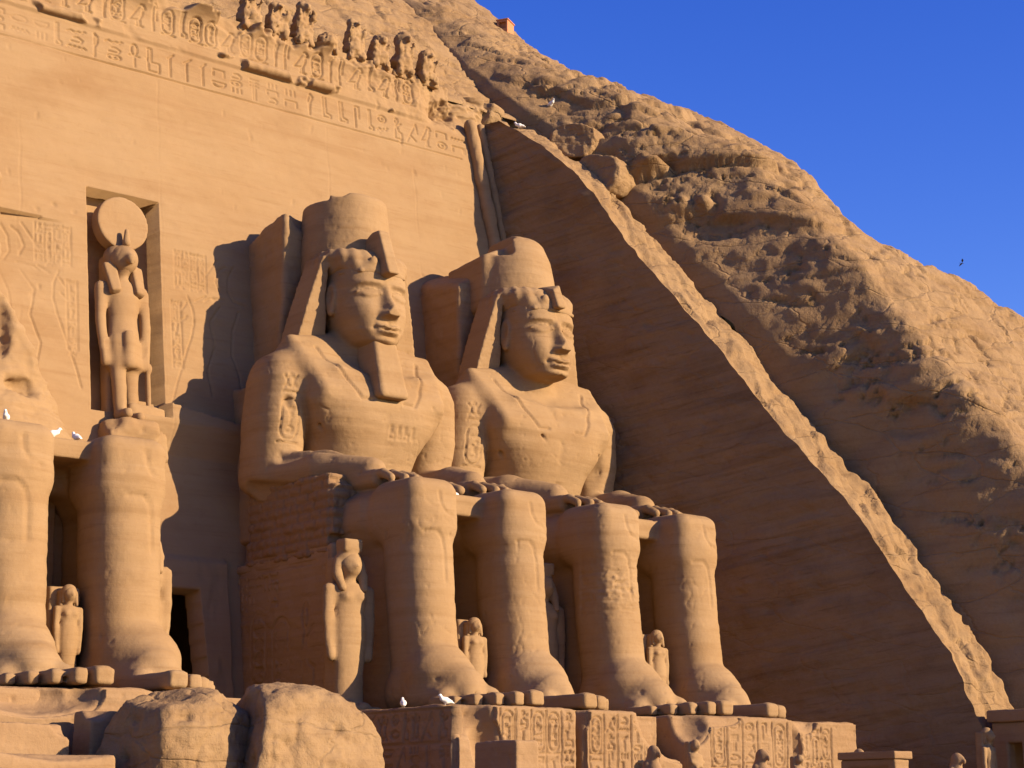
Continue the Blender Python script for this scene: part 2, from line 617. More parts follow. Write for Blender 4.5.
def carve(Xa, Za, strokes, width, depth):
    """depth map of incised strokes over the grid Xa x Za"""
    d = np.zeros((len(Xa), len(Za)), np.float32)
    for s in strokes:
        for (a, b) in zip(s[:-1], s[1:]):
            i0, i1 = np.searchsorted(Xa, min(a[0], b[0]) - width), np.searchsorted(Xa, max(a[0], b[0]) + width)
            j0, j1 = np.searchsorted(Za, min(a[1], b[1]) - width), np.searchsorted(Za, max(a[1], b[1]) + width)
            if i1 <= i0 or j1 <= j0:
                continue
            x, z = Xa[i0:i1, None], Za[None, j0:j1]
            vx, vz = b[0] - a[0], b[1] - a[1]
            t = np.clip(((x - a[0]) * vx + (z - a[1]) * vz) / (vx * vx + vz * vz + 1e-9), 0, 1)
            q = np.hypot(x - a[0] - t * vx, z - a[1] - t * vz)
            e = depth * np.clip(1.6 * (1 - q / width), 0, 1)
            d[i0:i1, j0:j1] = np.maximum(d[i0:i1, j0:j1], e)
    return d


def panel(name, O, U, V, w, h, strokes, width, depth, mat, parent, res=0.035, rough=0.02, thick=0.25, wear=0.5, seed=0, shape=None):
    """a carved slab: grid of width w along U and height h along V facing U x V, with its edges turned back"""
    U, V, O = np.array(U, float), np.array(V, float), np.array(O, float)
    Nn = np.cross(U, V)
    Xa, Za = np.linspace(0, w, max(2, int(w / res))), np.linspace(0, h, max(2, int(h / res)))
    d = carve(Xa, Za, strokes, width, depth)
    X, Z_ = np.meshgrid(Xa, Za, indexing='ij')
    P = O + X[..., None] * U + Z_[..., None] * V
    pf = P.reshape(-1, 3)
    fade = np.clip(.9 + wear * 1.6 * fbm(pf * .55 + 31 + seed, 3), 0.12, 1).reshape(X.shape)
    nz = (fbm(pf * 1.1 + seed, 4) * rough + fbm(pf * np.array([.3, .3, 3]) + seed, 3) * rough).reshape(X.shape)
    nz -= rough * 3 * np.clip(fbm(pf * 2.4 + 9 + seed, 3) - .35, 0, 1).reshape(X.shape)
    hgt = nz - d * fade
    edge = np.minimum(np.minimum(X, w - X), np.minimum(Z_, h - Z_))
    hgt = hgt - thick * (edge <= 1e-6)
    if shape is not None:
        hgt = hgt - shape(X, Z_)
    P = P + hgt[..., None] * Nn
    return link_mesh(name, P.reshape(-1, 3), grid_faces(len(Xa), len(Za)), mat, parent)


# ------------------------------------------------------------------ ground, terrace
GZ = -5.1
TZ = -3.3
v = []
ns = 60
R_ = np.concatenate([[0], np.geomspace(3, 6000, 70)])
A_ = np.linspace(0, 2 * math.pi, 121)
X = -10 + R_[:, None] * np.cos(A_)[None]
Y = -40 + R_[:, None] * np.sin(A_)[None]
Zg = GZ + 0.12 * fbm(np.stack([X * .15, Y * .15, X * 0], -1).reshape(-1, 3), 3).reshape(X.shape)
g = link_mesh('ground', np.stack([X, Y, Zg], -1).reshape(-1, 3), grid_faces(len(R_), len(A_), True), M_sand)
g['kind'] = 'structure'
F = Field((-47, -24.5, -6), (22, 6, -2.9), 0.2)
F.box((-46, -24, -5.6), (21, 5, TZ), 0.1, 0)
o = sculpt('terrace', F, M_sand, None, 0.03, 0.01, 1, 0.02)
o['kind'] = 'structure'

# ------------------------------------------------------------------ hillside and the recess cut into it
PZ = np.array([-9, -1.58, 0.19, 1.2, 2.56, 4.0, 5.47, 7.89, 9.19, 10.57, 11.84, 12.91, 15.44, 17.89, 19.86, 21.26, 23.0, 25.68, 26.87, 27.8, 32, 40, 60])
PY = np.array([-15.5, -13.8, -13.43, -13.1, -12.7, -11.94, -11.11, -9.88, -9.03, -8.0, -7.1, -6.34, -4.76, -3.07, -1.59, -0.57, 0.72, 2.89, 4.21, 5.38, 10.3, 18.3, 42])
PX = np.array([21.2, 19.5, 19.27, 19.07, 18.82, 18.43, 18.0, 17.36, 16.94, 16.45, 15.95, 15.65, 14.86, 14.04, 13.34, 12.85, 12.23, 11.21, 10.62, 10.11, 8.3, 5, 0])
Ye = lambda z: np.interp(z, PZ, PY)
Xw = lambda z: np.interp(z, PZ, PX)               # upper edge of the cut side wall
YF = lambda z: 1.4 + .15 * z                      # the facade leans back
XC = lambda z: 13.65 - .13 * z                    # its right-hand corner; the side wall splays outwards from there
LEDGE = 2.9


def rock(P, N_, strong=1.0):
    """displacement along N_ for natural rock: beds, blocks, cracks, lumps"""
    pf = P.reshape(-1, 3)
    sh = P.shape[:-1]
    bend = fbm(pf * .12 + 3, 3)
    zz = pf[:, 2] + 1.1 * bend + .06 * pf[:, 0]
    q = zz / 1.9 + .25 * fbm(pf * .35 + 9, 2)
    saw = q - np.floor(q)
    # blocky and broken near the upper crevice and the hilltop, smooth worn slopes elsewhere
    blk = np.exp(-((pf[:, 2] - 24.5) / 4.2) ** 2 - (np.clip(pf[:, 0] - 14.5, 0, None) / 4.5) ** 2)
    blk = np.clip(blk + .5 * np.clip(fbm(pf * .11 + 55, 3) - .12, 0, 1) * 2, 0, 1)
    d = (.25 + .75 * blk) * (.30 * (np.clip(saw / .8, 0, 1) - np.clip((saw - .8) / .2, 0, 1)) - .15)
    lat = pf[:, 0] * .9 + pf[:, 1] * .35 + .5 * fbm(pf * .4 + 40, 3)
    e, rid, fc = voronoi2(lat / 3.4 + .3 * np.floor(q), zz / 2.3, 3)
    d = d + (.14 + .86 * blk) * ((1.15 * rid + .8 * fc) * np.clip(e / .10, 0, 1) - .40 * np.exp(-np.maximum(e, 0) / .05) - .45)
    e2, rid2, fc2 = voronoi2(lat / 1.25 + .2 * fbm(pf * 1.1, 2), zz / .8 + .2 * fbm(pf * 1.3 + 8, 2), 8)
    patch = np.clip(.4 + 1.5 * fbm(pf * .2 + 77, 3), 0, 1) * (.5 + .5 * blk)
    d = d + patch * ((.32 * rid2 + .25 * fc2) * np.clip(e2 / .12, 0, 1) - .14 * np.exp(-np.maximum(e2, 0) / .06))
    d = d + .30 * fbm(pf * .2 + 5, 3) + .12 * fbm(pf * .8 + 25, 4) + .06 * fbm(pf * 3 + 2, 4)
    d = d - .35 * np.clip(fbm(pf * np.array([.5, .5, 1.3]) + 33, 4) - .3, 0, .5)
    ck = np.abs(fbm(pf * np.array([.16, .16, .5]) + 91, 4))
    d = d - .34 * np.exp(-ck / .014) + .16 * (.3 - np.abs(fbm(pf * np.array([.6, .6, 2.4]) + 63, 4)))
    d = d * np.interp(pf[:, 0], [20, 27], [1, .6])
    return (strong * d).reshape(sh)[..., None] * N_


def hgt_step(off, z):
    """how far the natural slope stands above the ledge, off metres right of the crevice"""
    pk = np.interp(z, [-4, 0, 10, 17, 24, 28, 31, 34, 40], [6.0, 6.0, 5.8, 5.8, 4.6, 3.4, 2.5, 1.8, 1.0])
    xs = np.interp(z, [-5, 12, 15, 17, 18, 19, 20, 22, 24, 28, 29.5, 31, 34, 40], [15, 15, 13, 10.5, 8.3, 6.8, 5.8, 6.6, 7.8, 9.6, 8.6, 6.5, 6, 6])
    wall = np.interp(z, [2, 12], [.9, 1.4]) * np.clip(off / .35, 0, 1) + np.clip(off - .35, 0, None) * np.interp(z, [9, 16, 24], [2.4, 1.95, 1.1])
    h = -0.7 + wall
    lim = pk - .06 * np.clip(xs - off, 0, None) * .5
    k = 1.2
    hh = np.clip(.5 + .5 * (lim - h) / k, 0, 1)
    h = lim + (h - lim) * hh - k * hh * (1 - hh)
    return h - .05 * np.clip(off - xs, 0, None) ** 2 - .35 * np.clip(off - xs, 0, None)


zr = np.concatenate([np.arange(-6, 36, .11), np.arange(36, 48, .3)])
off = np.concatenate([np.arange(-.05, 14, .09), np.arange(14, 26, .2), np.arange(26, 50, .8)])
OFF, ZZ = np.meshgrid(off, zr, indexing='ij')
hh = hgt_step(OFF + .35 * fbm(np.stack([ZZ * .5, ZZ * 0, ZZ * 0 + 4], -1).reshape(-1, 3), 3).reshape(ZZ.shape), ZZ)
P = np.stack([Xw(np.minimum(ZZ, 30)) + LEDGE + OFF, Ye(ZZ) - hh * .72, ZZ + hh * .5], -1)
fA = grid_faces(len(off), len(zr))
n = normals_of(P.reshape(-1, 3), fA).reshape(P.shape)
face = np.clip(-n[..., 0] * 2.4 - .7, 0, 1)                  # the steep faces are smoother than the weathered top
PA = P + rock(P, n) * (np.clip(OFF / 1.2, .15, 1) * (1 - .0 * face))[..., None]
xb = np.concatenate([np.arange(-50, -16, .4), np.arange(-16, 13.2, .11)])
sb = np.concatenate([np.arange(28.2, 36, .11), np.arange(36, 46, .4)])
XB, ZB = np.meshgrid(xb, sb, indexing='ij')
P = np.stack([XB, np.maximum(Ye(ZB), 6.0) - .25 * np.clip(ZB - 29, 0, 3), ZB], -1)
fB = grid_faces(len(xb), len(sb))
n = normals_of(P.reshape(-1, 3), fB).reshape(P.shape)
PB = P + rock(P, n, .8) * np.clip((ZB - 28.2) / 1.5, .2, 1)[..., None]
hill = link_mesh('hillside', np.concatenate([PA.reshape(-1, 3), PB.reshape(-1, 3)]), np.concatenate([fA, fB + PA.shape[0] * PA.shape[1]]), M_cliff)
hill['kind'] = 'structure'

# the cut rock wall that closes the recess on the right: dark face, then the sloping ledge on its top
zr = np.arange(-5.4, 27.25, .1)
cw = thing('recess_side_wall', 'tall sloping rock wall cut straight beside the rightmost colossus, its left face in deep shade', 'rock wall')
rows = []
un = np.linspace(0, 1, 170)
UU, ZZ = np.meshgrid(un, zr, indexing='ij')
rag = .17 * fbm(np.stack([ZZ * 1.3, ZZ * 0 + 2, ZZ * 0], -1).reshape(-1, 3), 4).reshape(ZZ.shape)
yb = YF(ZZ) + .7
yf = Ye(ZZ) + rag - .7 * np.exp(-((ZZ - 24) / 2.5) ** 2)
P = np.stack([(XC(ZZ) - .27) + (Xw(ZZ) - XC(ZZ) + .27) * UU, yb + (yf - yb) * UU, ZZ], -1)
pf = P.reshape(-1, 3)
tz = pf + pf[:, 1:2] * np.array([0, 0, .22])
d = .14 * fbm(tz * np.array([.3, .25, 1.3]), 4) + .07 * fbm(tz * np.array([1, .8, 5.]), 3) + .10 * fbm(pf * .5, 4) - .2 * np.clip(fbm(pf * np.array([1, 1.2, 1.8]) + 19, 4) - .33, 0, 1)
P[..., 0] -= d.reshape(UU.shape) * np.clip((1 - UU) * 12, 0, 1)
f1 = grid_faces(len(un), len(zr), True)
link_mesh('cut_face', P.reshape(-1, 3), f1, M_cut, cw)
ln = np.arange(0, LEDGE + 1.3, .09)
LL, ZZ = np.meshgrid(ln, zr, indexing='ij')
rag = .17 * fbm(np.stack([ZZ * 1.3, ZZ * 0 + 2, ZZ * 0], -1).reshape(-1, 3), 4).reshape(ZZ.shape)
q = np.stack([Xw(ZZ) + LL, Ye(ZZ) + (rag - .7 * np.exp(-((ZZ - 24) / 2.5) ** 2)) * np.exp(-LL * .6) + 1.1 * np.clip(LL - LEDGE + .45, 0, 1) + .12 * np.clip(LL - 1.4, 0, 1), ZZ], -1)
f2 = grid_faces(len(ln), len(zr), False)
n = normals_of(q.reshape(-1, 3), f2).reshape(q.shape)
pf = q.reshape(-1, 3)
e, rid, fc = voronoi2(pf[:, 0] / .8, pf[:, 2] / 1.7 + .3 * fbm(pf * .6, 2), 5)
dd = .22 * fbm(pf * .55 + 3, 4) + .12 * fbm(pf * 1.8 + 7, 3) + .2 * (rid - .5) + .2 * fc - .12 * np.exp(-e / .05) - .35 * np.clip(fbm(pf * .7 + 60, 3) - .25, 0, 1)
dd = dd.reshape(LL.shape) * np.clip(LL / .3, 0, 1)
q = q + dd[..., None] * n
q[0] = P[-1]
link_mesh('ledge', q.reshape(-1, 3), f2, M_cliff, cw)

# ------------------------------------------------------------------ temple facade
fac = thing('temple_facade', 'smooth sandstone temple front carved into the cliff, hieroglyph rows near its top, behind the colossi', 'temple')
r1 = random.Random(4)
Xa = np.concatenate([np.arange(-46, -26, .3), np.arange(-26, 10.2, .045)])
Za = np.concatenate([np.arange(-4, 10.5, .12), np.arange(10.5, 19.8, .05), np.arange(19.8, 25.1, .09), np.arange(25.1, 28.8, .034)])
cols = -1 * np.zeros((len(Xa), len(Za)))
st = []
st += glyph_row(-26, 8.9, 25.38, 1.0, r1)
st += [[(-26, 25.22), (8.9, 25.22)]]
st2 = []
x = -12.0
while x < 8.4:
    k = r1.random()
    if k < .4:
        st2 += cartouche(x, 27.25, .5, 1.05, r1, 3)
        x += .72
    elif k < .75:
        st2 += put(r1.choice(['feather', 'reed', 'sceptre', 'cloth', 'leg']), x, 27.2, .45, 1.15)
        x += .55
    else:
        st2 += put('bird', x, 27.2, .8, 1.0)
        x += .95
st3 = []                                        # reliefs either side of the falcon god's niche
for sx, x0 in ((1, -9.95), (-1, -6.1)):
    fx = lambda a: x0 - sx * a
    poly = lambda pts: [(fx(a), b) for a, b in pts]
    st3.append(poly([(.75, 16.1), (.95, 15.6), (1.0, 15.0), (.85, 14.4), (.55, 13.6), (.2, 12.6), (-.05, 11.7)]))
    st3.append(poly([(2.1, 17.8), (1.75, 17.3), (1.35, 16.75)]))
    st3.append(poly([(2.9, 17.7), (2.6, 17.2), (2.55, 16.6), (2.8, 16.2), (3.3, 16.1)]))
    st3.append(poly([(2.5, 17.6), (2.2, 17.4), (2.0, 16.9), (2.2, 16.5)]))
    st3.append(poly([(2.3, 16.2), (1.7, 16.15), (1.5, 16.0)]))
    st3.append(poly([(1.55, 16.2), (1.1, 15.95)]))
    st3.append(poly([(.75, 15.85), (.5, 15.5)]))
    st3.append(poly([(.35, 15.8), (.25, 15.2), (.3, 14.9), (.7, 15.25)]))
    st3.append(poly([(3.0, 15.8), (2.7, 15.0), (2.6, 14.0), (2.9, 13.2), (3.0, 12.2)]))
    st3.append(poly([(2.2, 15.9), (1.7, 15.2), (1.9, 14.2), (1.5, 13.2), (1.7, 12.2)]))
    xa, xb_ = sorted((fx(1.6), fx(.25)))
    st3 += glyph_columns(xa, xb_, 16.35, 17.9, .34, r1)
    xa, xb_ = sorted((fx(.45), fx(.05)))
    st3 += glyph_columns(xa, xb_, 13.1, 15.8, .4, r1)
st4 = []
for x in (-12.2, -6.4, 1.6, 6.1):
    zz_ = np.arange(9.0, 25.2, .4)
    st4.append([(x + .03 * math.sin(q * 3.1) + .02 * (q - 15) * .3, q) for q in zz_])
for z in (14.4, 21.3):
    st4.append([(q, z + .03 * math.sin(q * 1.7)) for q in np.arange(-25, 10, .5)])
d4 = carve(Xa, Za, st4, .04, .018)
d1 = carve(Xa, Za, st, .05, .085)
d2 = carve(Xa, Za, st2, .06, .10)
d3 = carve(Xa, Za, st3, .045, .06)
XX, ZZ = np.meshgrid(Xa, Za, indexing='ij')
pf = np.stack([XX, ZZ * 0, ZZ], -1).reshape(-1, 3)
fade = np.clip(.85 + .9 * fbm(pf * .3 + 3, 3), .2, 1).reshape(XX.shape)
nz = (.05 * fbm(pf * .25, 3) + .03 * fbm(pf * np.array([.2, 1, 1.6]) + 4, 4) + .016 * fbm(pf * np.array([1.5, 1, 4]) + 9, 3)).reshape(XX.shape)
nz -= (.16 * np.clip(fbm(pf * 1.7 + 60, 2) - .62, 0, 1)).reshape(XX.shape)
big = fbm(pf * .5 + 11, 4).reshape(XX.shape)
upper = np.clip((ZZ - 26.55) / .15, 0, 1)
out = nz - (d1 + d2 * np.clip((7.0 - XX) / .8, 0, 1) + d3) * fade - d4 * np.clip(fade * 2 - 1.1, 0, 1)
# cavetto cornice: torus roll, hollow with royal rings, broken lip
tor = .38 * np.sqrt(np.clip(1 - ((ZZ - 26.85) / .24) ** 2, 0, 1)) * np.clip((big - .02) * 7, 0, 1) * (XX > -4.0)
tor = np.maximum(tor, .30 * np.sqrt(np.clip(1 - ((ZZ - 26.85) / .2) ** 2, 0, 1)) * np.clip((big + .05) * 6, 0, 1) * ((XX < -8) & (XX > -15)))
cav = .10 * upper + .75 * np.clip((ZZ - 27.75) / 1.0, 0, 1) ** 2.2
lipcut = np.clip((ZZ - (28.2 + .55 * fbm(pf * np.array([.5, 0, 0]) + 21, 3).reshape(XX.shape))) * 5, 0, 1) * np.clip((big + .12) * 4, .0, 1)
out += tor + cav * (1 - .75 * lipcut) * np.clip((7.6 - XX) / 1.6, 0, 1)
out -= .10 * upper * np.clip(big * 2.5, 0, 1)
er = np.clip((XX - 6.8) / 1.2, 0, 1) * np.clip((ZZ - 26.4) / .8, 0, 1)
out -= er * (.35 + .9 * np.clip(fbm(pf * .8 + 14, 4).reshape(XX.shape) + .2, 0, 1))
out = out + .35 * np.clip((ZZ - 26.2) / 1.5, 0, 1) * np.clip((XX - 2) / 4, 0, 1) * np.clip(fbm(pf * .9 + 44, 4).reshape(XX.shape), -.3, .4)
# torso scars and the falcon niche, ledge under it, doorway
nl, nr = -9.5 + .0 * ZZ, -6.5 + .0 * ZZ
niche = (XX > nl) & (XX < nr) & (ZZ < 19.72) & (ZZ > 11.0)
out -= .95 * niche
wedge = (ZZ < 18.15 - .03 * (XX + 13)) & (XX < -10.45) & (ZZ > 8)
out -= np.where(wedge, np.clip((-10.5 - XX) * .16, 0, .42) * np.clip((ZZ - 14.5) / 2.5, 0, 1), 0)
led = (ZZ < 11.6 - .16 * (XX + 6.7)) & (XX > -8.0) & (XX < -3.0)
out += np.where(led & (ZZ > 9.6), .55 * np.clip((ZZ - 9.6) / 1.2, 0, 1), 0)
door = (XX > -9.1 + .02 * ZZ) & (XX < -5.15 - .07 * ZZ) & (ZZ < 4.6)
out -= .8 * door
frame_ = (XX > -10.1) & (XX < -4.2) & (ZZ < 5.8) & ~door
out += .22 * frame_ * (1 - .3 * np.clip(big * 3, 0, 1))
P = np.stack([XX, YF(ZZ) - out, ZZ], -1)
xedge = XC(ZZ) + .9
P[..., 0] = np.where(XX > 9.0, np.maximum(P[..., 0], 0) + (xedge - 9.0) * np.clip((XX - 9.0) / 1.2, 0, 1) - (XX - 9.0), P[..., 0])
ff = grid_faces(len(Xa), len(Za))
dm = door.reshape(-1)
link_mesh('wall', P.reshape(-1, 3), ff[~dm[ff].all(1)], M_wall, fac)
a, b_, y0, y1, z0, z1, da, db, dz = -15, 0, 3.0, 18, -3.9, 6, -9.35, -4.75, 4.75       # the unlit hall behind the doorway
hv = [(a, y1, z0), (b_, y1, z0), (b_, y1, z1), (a, y1, z1), (a, y0, z0), (b_, y0, z0), (b_, y0, z1), (a, y0, z1), (da, y0, z0), (db, y0, z0), (db, y0, dz), (da, y0, dz), (da, y0, z1), (db, y0, z1)]
link_mesh('inner_hall', hv, [(0, 1, 2, 3), (4, 0, 3, 7), (1, 5, 6, 2), (4, 5, 1, 0), (7, 3, 2, 6), (4, 8, 12, 7), (9, 5, 6, 13), (11, 10, 13, 12)], M_wall, fac, False)
# the roll moulding that runs down the corner beside the side wall
for dx, r0 in ((-.62, .30), (-.05, .20)):
    F = Field((9.0, -.5, -4), (15.2, 6.5, 28), .1)
    F.chain([(XC(z) + dx, YF(z) - .12, z) for z in (-3.6, 8, 18, 27)], [r0] * 4, 0.05)
    sculpt('corner_moulding', F, M_wall, fac, .05, .03, 1, .04, dx)
# row of worn baboons above the cornice
for i, x in enumerate(np.arange(-1.9, 7.4, 1.32)):
    rr = random.Random(50 + i)
    F = Field((-.9, -.8, -.2), (.9, .9, 2.5), .06)
    hgt_ = rr.uniform(1.4, 2.0) if i not in (3,) else .9
    F.ell((0, .1, .5), (.45, .5, .55), .1)
    F.cone((0, .1, .6), (0, 0, hgt_ * .72), .42, .34, .15)
    F.cone((-.3, -.25, .1), (-.3, -.15, hgt_ * .5), .17, .13, .1)
    F.cone((.3, -.25, .1), (.3, -.15, hgt_ * .5), .17, .13, .1)
    if hgt_ > 1.2:
        F.ell((0, -.02, hgt_ * .88), (.32, .32, .28), .12)
        F.cone((0, -.2, hgt_ * .86), (0, -.45, hgt_ * .82), .16, .12, .08)
        F.cone((-.3, -.2, hgt_ * .5), (-.36, -.38, hgt_ * .74), .12, .09, .08)
        F.cone((.3, -.2, hgt_ * .5), (.36, -.38, hgt_ * .74), .12, .09, .08)
    F.box((-.6, -.15, -.15), (.6, .8, .08), .05, .05)
    b = sculpt('baboon_figure', F, M_wall, fac, .16, .06, .5, .2, i * 3.1)
    b.location = (x, 5.75, 28.6)

# ------------------------------------------------------------------ colossi
def slab(F, a, b, wa, wb, th, nrm, k=.1, rd=.12):
    """a flat band from a to b, half widths wa and wb, half thickness th, facing nrm"""
    a, b, nrm = [np.array(q, float) for q in (a, b, nrm)]
    L = np.linalg.norm(b - a)
    t = (b - a) / L
    nrm = nrm - t * (nrm @ t)
    nrm /= np.linalg.norm(nrm)
    w = np.cross(t, nrm)

    def fn(x, y, z):
        X, Y, Z_ = x - a[0], y - a[1], z - a[2]
        u = X * t[0] + Y * t[1] + Z_ * t[2]
        q0 = np.abs(X * w[0] + Y * w[1] + Z_ * w[2]) - (wa + (wb - wa) * np.clip(u / L, 0, 1)) + rd
        q1 = np.abs(X * nrm[0] + Y * nrm[1] + Z_ * nrm[2]) - th + rd
        q2 = np.abs(u - L / 2) - L / 2 + rd
        o = np.sqrt(np.maximum(q0, 0) ** 2 + np.maximum(q1, 0) ** 2 + np.maximum(q2, 0) ** 2)
        return o + np.minimum(np.maximum(np.maximum(q0, q1), q2), 0) - rd
    m = max(wa, wb) + th
    F.op(fn, np.minimum(a, b) - m, np.maximum(a, b) + m, k)


def leg(F, x, wd=1.0):
    F.loft([(q[0], q[1], q[2], q[3] * wd, q[4] * wd) for q in [(.2, x, -7.3, 1.08, 1.3), (1.2, x, -7.25, 1.0, 1.2), (2.4, x, -7.05, 1.0, 1.18), (3.8, x, -6.85, 1.03, 1.2), (5.0, x, -6.75, 1.05, 1.2), (6.2, x, -6.7, 1.05, 1.15), (6.8, x, -6.65, 1.05, 1.15)]], .1, n=2.5, rd=.3)
    F.box((x - 1.07 * wd, -7.78, 5.7), (x + 1.07 * wd, -5.2, 7.86), .55, .3)
    F.ell((x, -7.42, 6.5), (.55, .44, .75), .35)                       # kneecap
    F.ell((x - .88, -7.0, .9), (.22, .34, .34), .2)                        # ankle bones
    F.ell((x + .88, -7.0, .9), (.22, .34, .34), .2)
    F.box((x - .5, -5.9, .1), (x + .5, -3.9, 6), .1, .2)                    # web of rock behind the calf


def foot(F, x, fwd=0.0):
    s = 1 if x < 0 else -1                                                 # big toe on the inner side
    F.chain([(x, -6.7, .6), (x, -8.1, 1.0), (x + .1 * s, -9.1, .66), (x + .05 * s, -9.5, .45)], [.95, 1.0, .62, .40], .35, sq=(1.15, 1, 1))
    F.cone((x - .78 * s, -8.0, .35), (x - .75 * s, -9.2, .30), .45, .34, .3)
    F.cone((x + .75 * s, -8.0, .4), (x + .82 * s, -9.6, .38), .45, .36, .3)
    tips = [(.88, 12.0, .31, .52), (.27, 11.85, .215, .46), (-.21, 11.45, .20, .42), (-.66, 10.95, .19, .38), (-1.06, 10.4, .18, .33)]
    for (dx, ty, r, z) in tips:
        F.box((x + dx * s - r, -ty, .02), (x + dx * s + r, -9.0, z), r * .42, .05)
        F.ell((x + dx * s, -ty + .30, z), (r * .62, .24, .05), .02)
    for a_, b_ in zip(tips[:-1], tips[1:]):
        xm = x + s * (a_[0] - a_[2] + b_[0] + b_[2]) / 2
        F.chain([(xm, -b_[1] - .1, .1), (xm, -b_[1] + .7, .40), (xm, -9.75, .50)], [.06, .06, .03], .05, 'sub')
    F.plane((0, 0, 0.02), (0, 0, -1), .02)


def head_shape(F):
    F.cone((0, .3, 12.6), (0, .05, 14.4), 1.1, 1.0, .3)                     # neck
    F.loft([(13.84, 0, -1.05, .52, .82), (14.05, 0, -.75, .80, 1.20), (14.45, 0, -.50, 1.10, 1.50), (15.0, 0, -.32, 1.34, 1.60), (15.7, 0, -.18, 1.44, 1.60), (16.4, 0, -.12, 1.46, 1.66), (17.3, 0, -.05, 1.42, 1.58)], .12, n=2.9, rd=.26)
    for s in (1, -1):                                                      # ears
        F.ell((s * 1.48, -.24, 15.80), (.16, .34, .60), .06)
        F.ell((s * 1.63, -.32, 15.92), (.11, .20, .36), .04, 'sub')
        F.ell((s * 1.50, -.30, 15.26), (.12, .17, .19), .06)
    w, (x, y, z) = F._win((-1.5, -2.9, 13.7), (1.5, -.55, 17.0), 0)
    ax = np.abs(x)
    ga = lambda cx, cz, sx, sz: np.exp(-((ax - cx) / sx) ** 2 - ((z - cz) / sz) ** 2)
    B = 0
    t = np.clip((16.3 - z) / 1.32, 0, 1)                                   # nose: bridge to tip, cut off sharply below
    sg = .17 + .07 * t
    under = 1 / (1 + np.exp(-(z - 14.93) / .035))
    B = B + (.10 + .52 * t ** 1.3) * np.exp(-(ax / sg) ** 2.4) * under * np.clip((16.45 - z) / .3, 0, 1)
    B = B + .24 * ga(.27, 15.02, .13, .13)
    B = B - .07 * ga(.14, 14.90, .07, .05)
    mw = np.clip(1 - (ax / .54) ** 2, 0, 1)                                # mouth
    zl = 14.44 + .05 * (ax / .6) ** 2
    B = B + .16 * mw ** .6 * np.exp(-((z - zl - .095 + .03 * np.exp(-(ax / .09) ** 2)) / .085) ** 2)
    B = B + .17 * np.clip(1 - (ax / .47) ** 2, 0, 1) ** .6 * np.exp(-((z - zl + .115) / .095) ** 2)
    B = B - .10 * np.clip(1 - (ax / .57) ** 4, 0, 1) * np.exp(-((z - zl) / .032) ** 2)
    B = B - .07 * ga(.58, 14.49, .09, .10) - .05 * ga(0, 14.19, .35, .06) + .07 * ga(0, 14.02, .34, .14)
    B = B - .04 * ga(0, 14.72, .07, .12)
    B = B - .17 * ga(.70, 15.94, .44, .20)                                 # eyes
    e = ((ax - .71) / .40) ** 2 + ((z - 15.87 + .05 * (ax - .71)) / .165) ** 2
    B = B + .17 * np.sqrt(np.clip(1 - e, 0, 1))
    rim = np.exp(-((np.sqrt(e) - 1.08) / .12) ** 2)
    B = B + .11 * rim * (z > 15.86) + .05 * rim * (z <= 15.86)
    B = B + .04 * np.exp(-((z - 15.85) / .04) ** 2) * np.clip((ax - 1.06) * 8, 0, 1) * np.clip((1.36 - ax) * 8, 0, 1)
    bz = 16.29 - .22 * (ax - .6) ** 2
    B = B + .07 * np.exp(-((z - bz) / .09) ** 2) * np.clip((ax - .1) * 6, 0, 1) * np.clip((1.25 - ax) * 4, 0, 1)
    B = B + .06 * ga(.78, 15.15, .36, .34)
    F.D[w] -= (B * np.clip((-y - .6) / .5, 0, 1)).astype(np.float32)


def hand(F, s, broken=False):
    x = s * 2.0
    F.box((x - .85, -5.3, 7.8), (x + .85, -3.6, 8.42), .25, .2)
    for q, (dx, L) in enumerate(((-.62, 5.95), (-.21, 6.2), (.2, 6.25), (.6, 6.0))):
        F.chain([(x + dx * .95, -4.6, 8.28), (x + dx, -5.5, 8.22), (x + dx, -L, 8.02)], [.17, .17, .15], .06)
    F.chain([(x - s * .9, -3.9, 8.35), (x - s * 1.15, -4.7, 8.15), (x - s * 1.15, -5.3, 8.0)], [.24, .22, .19], .08)


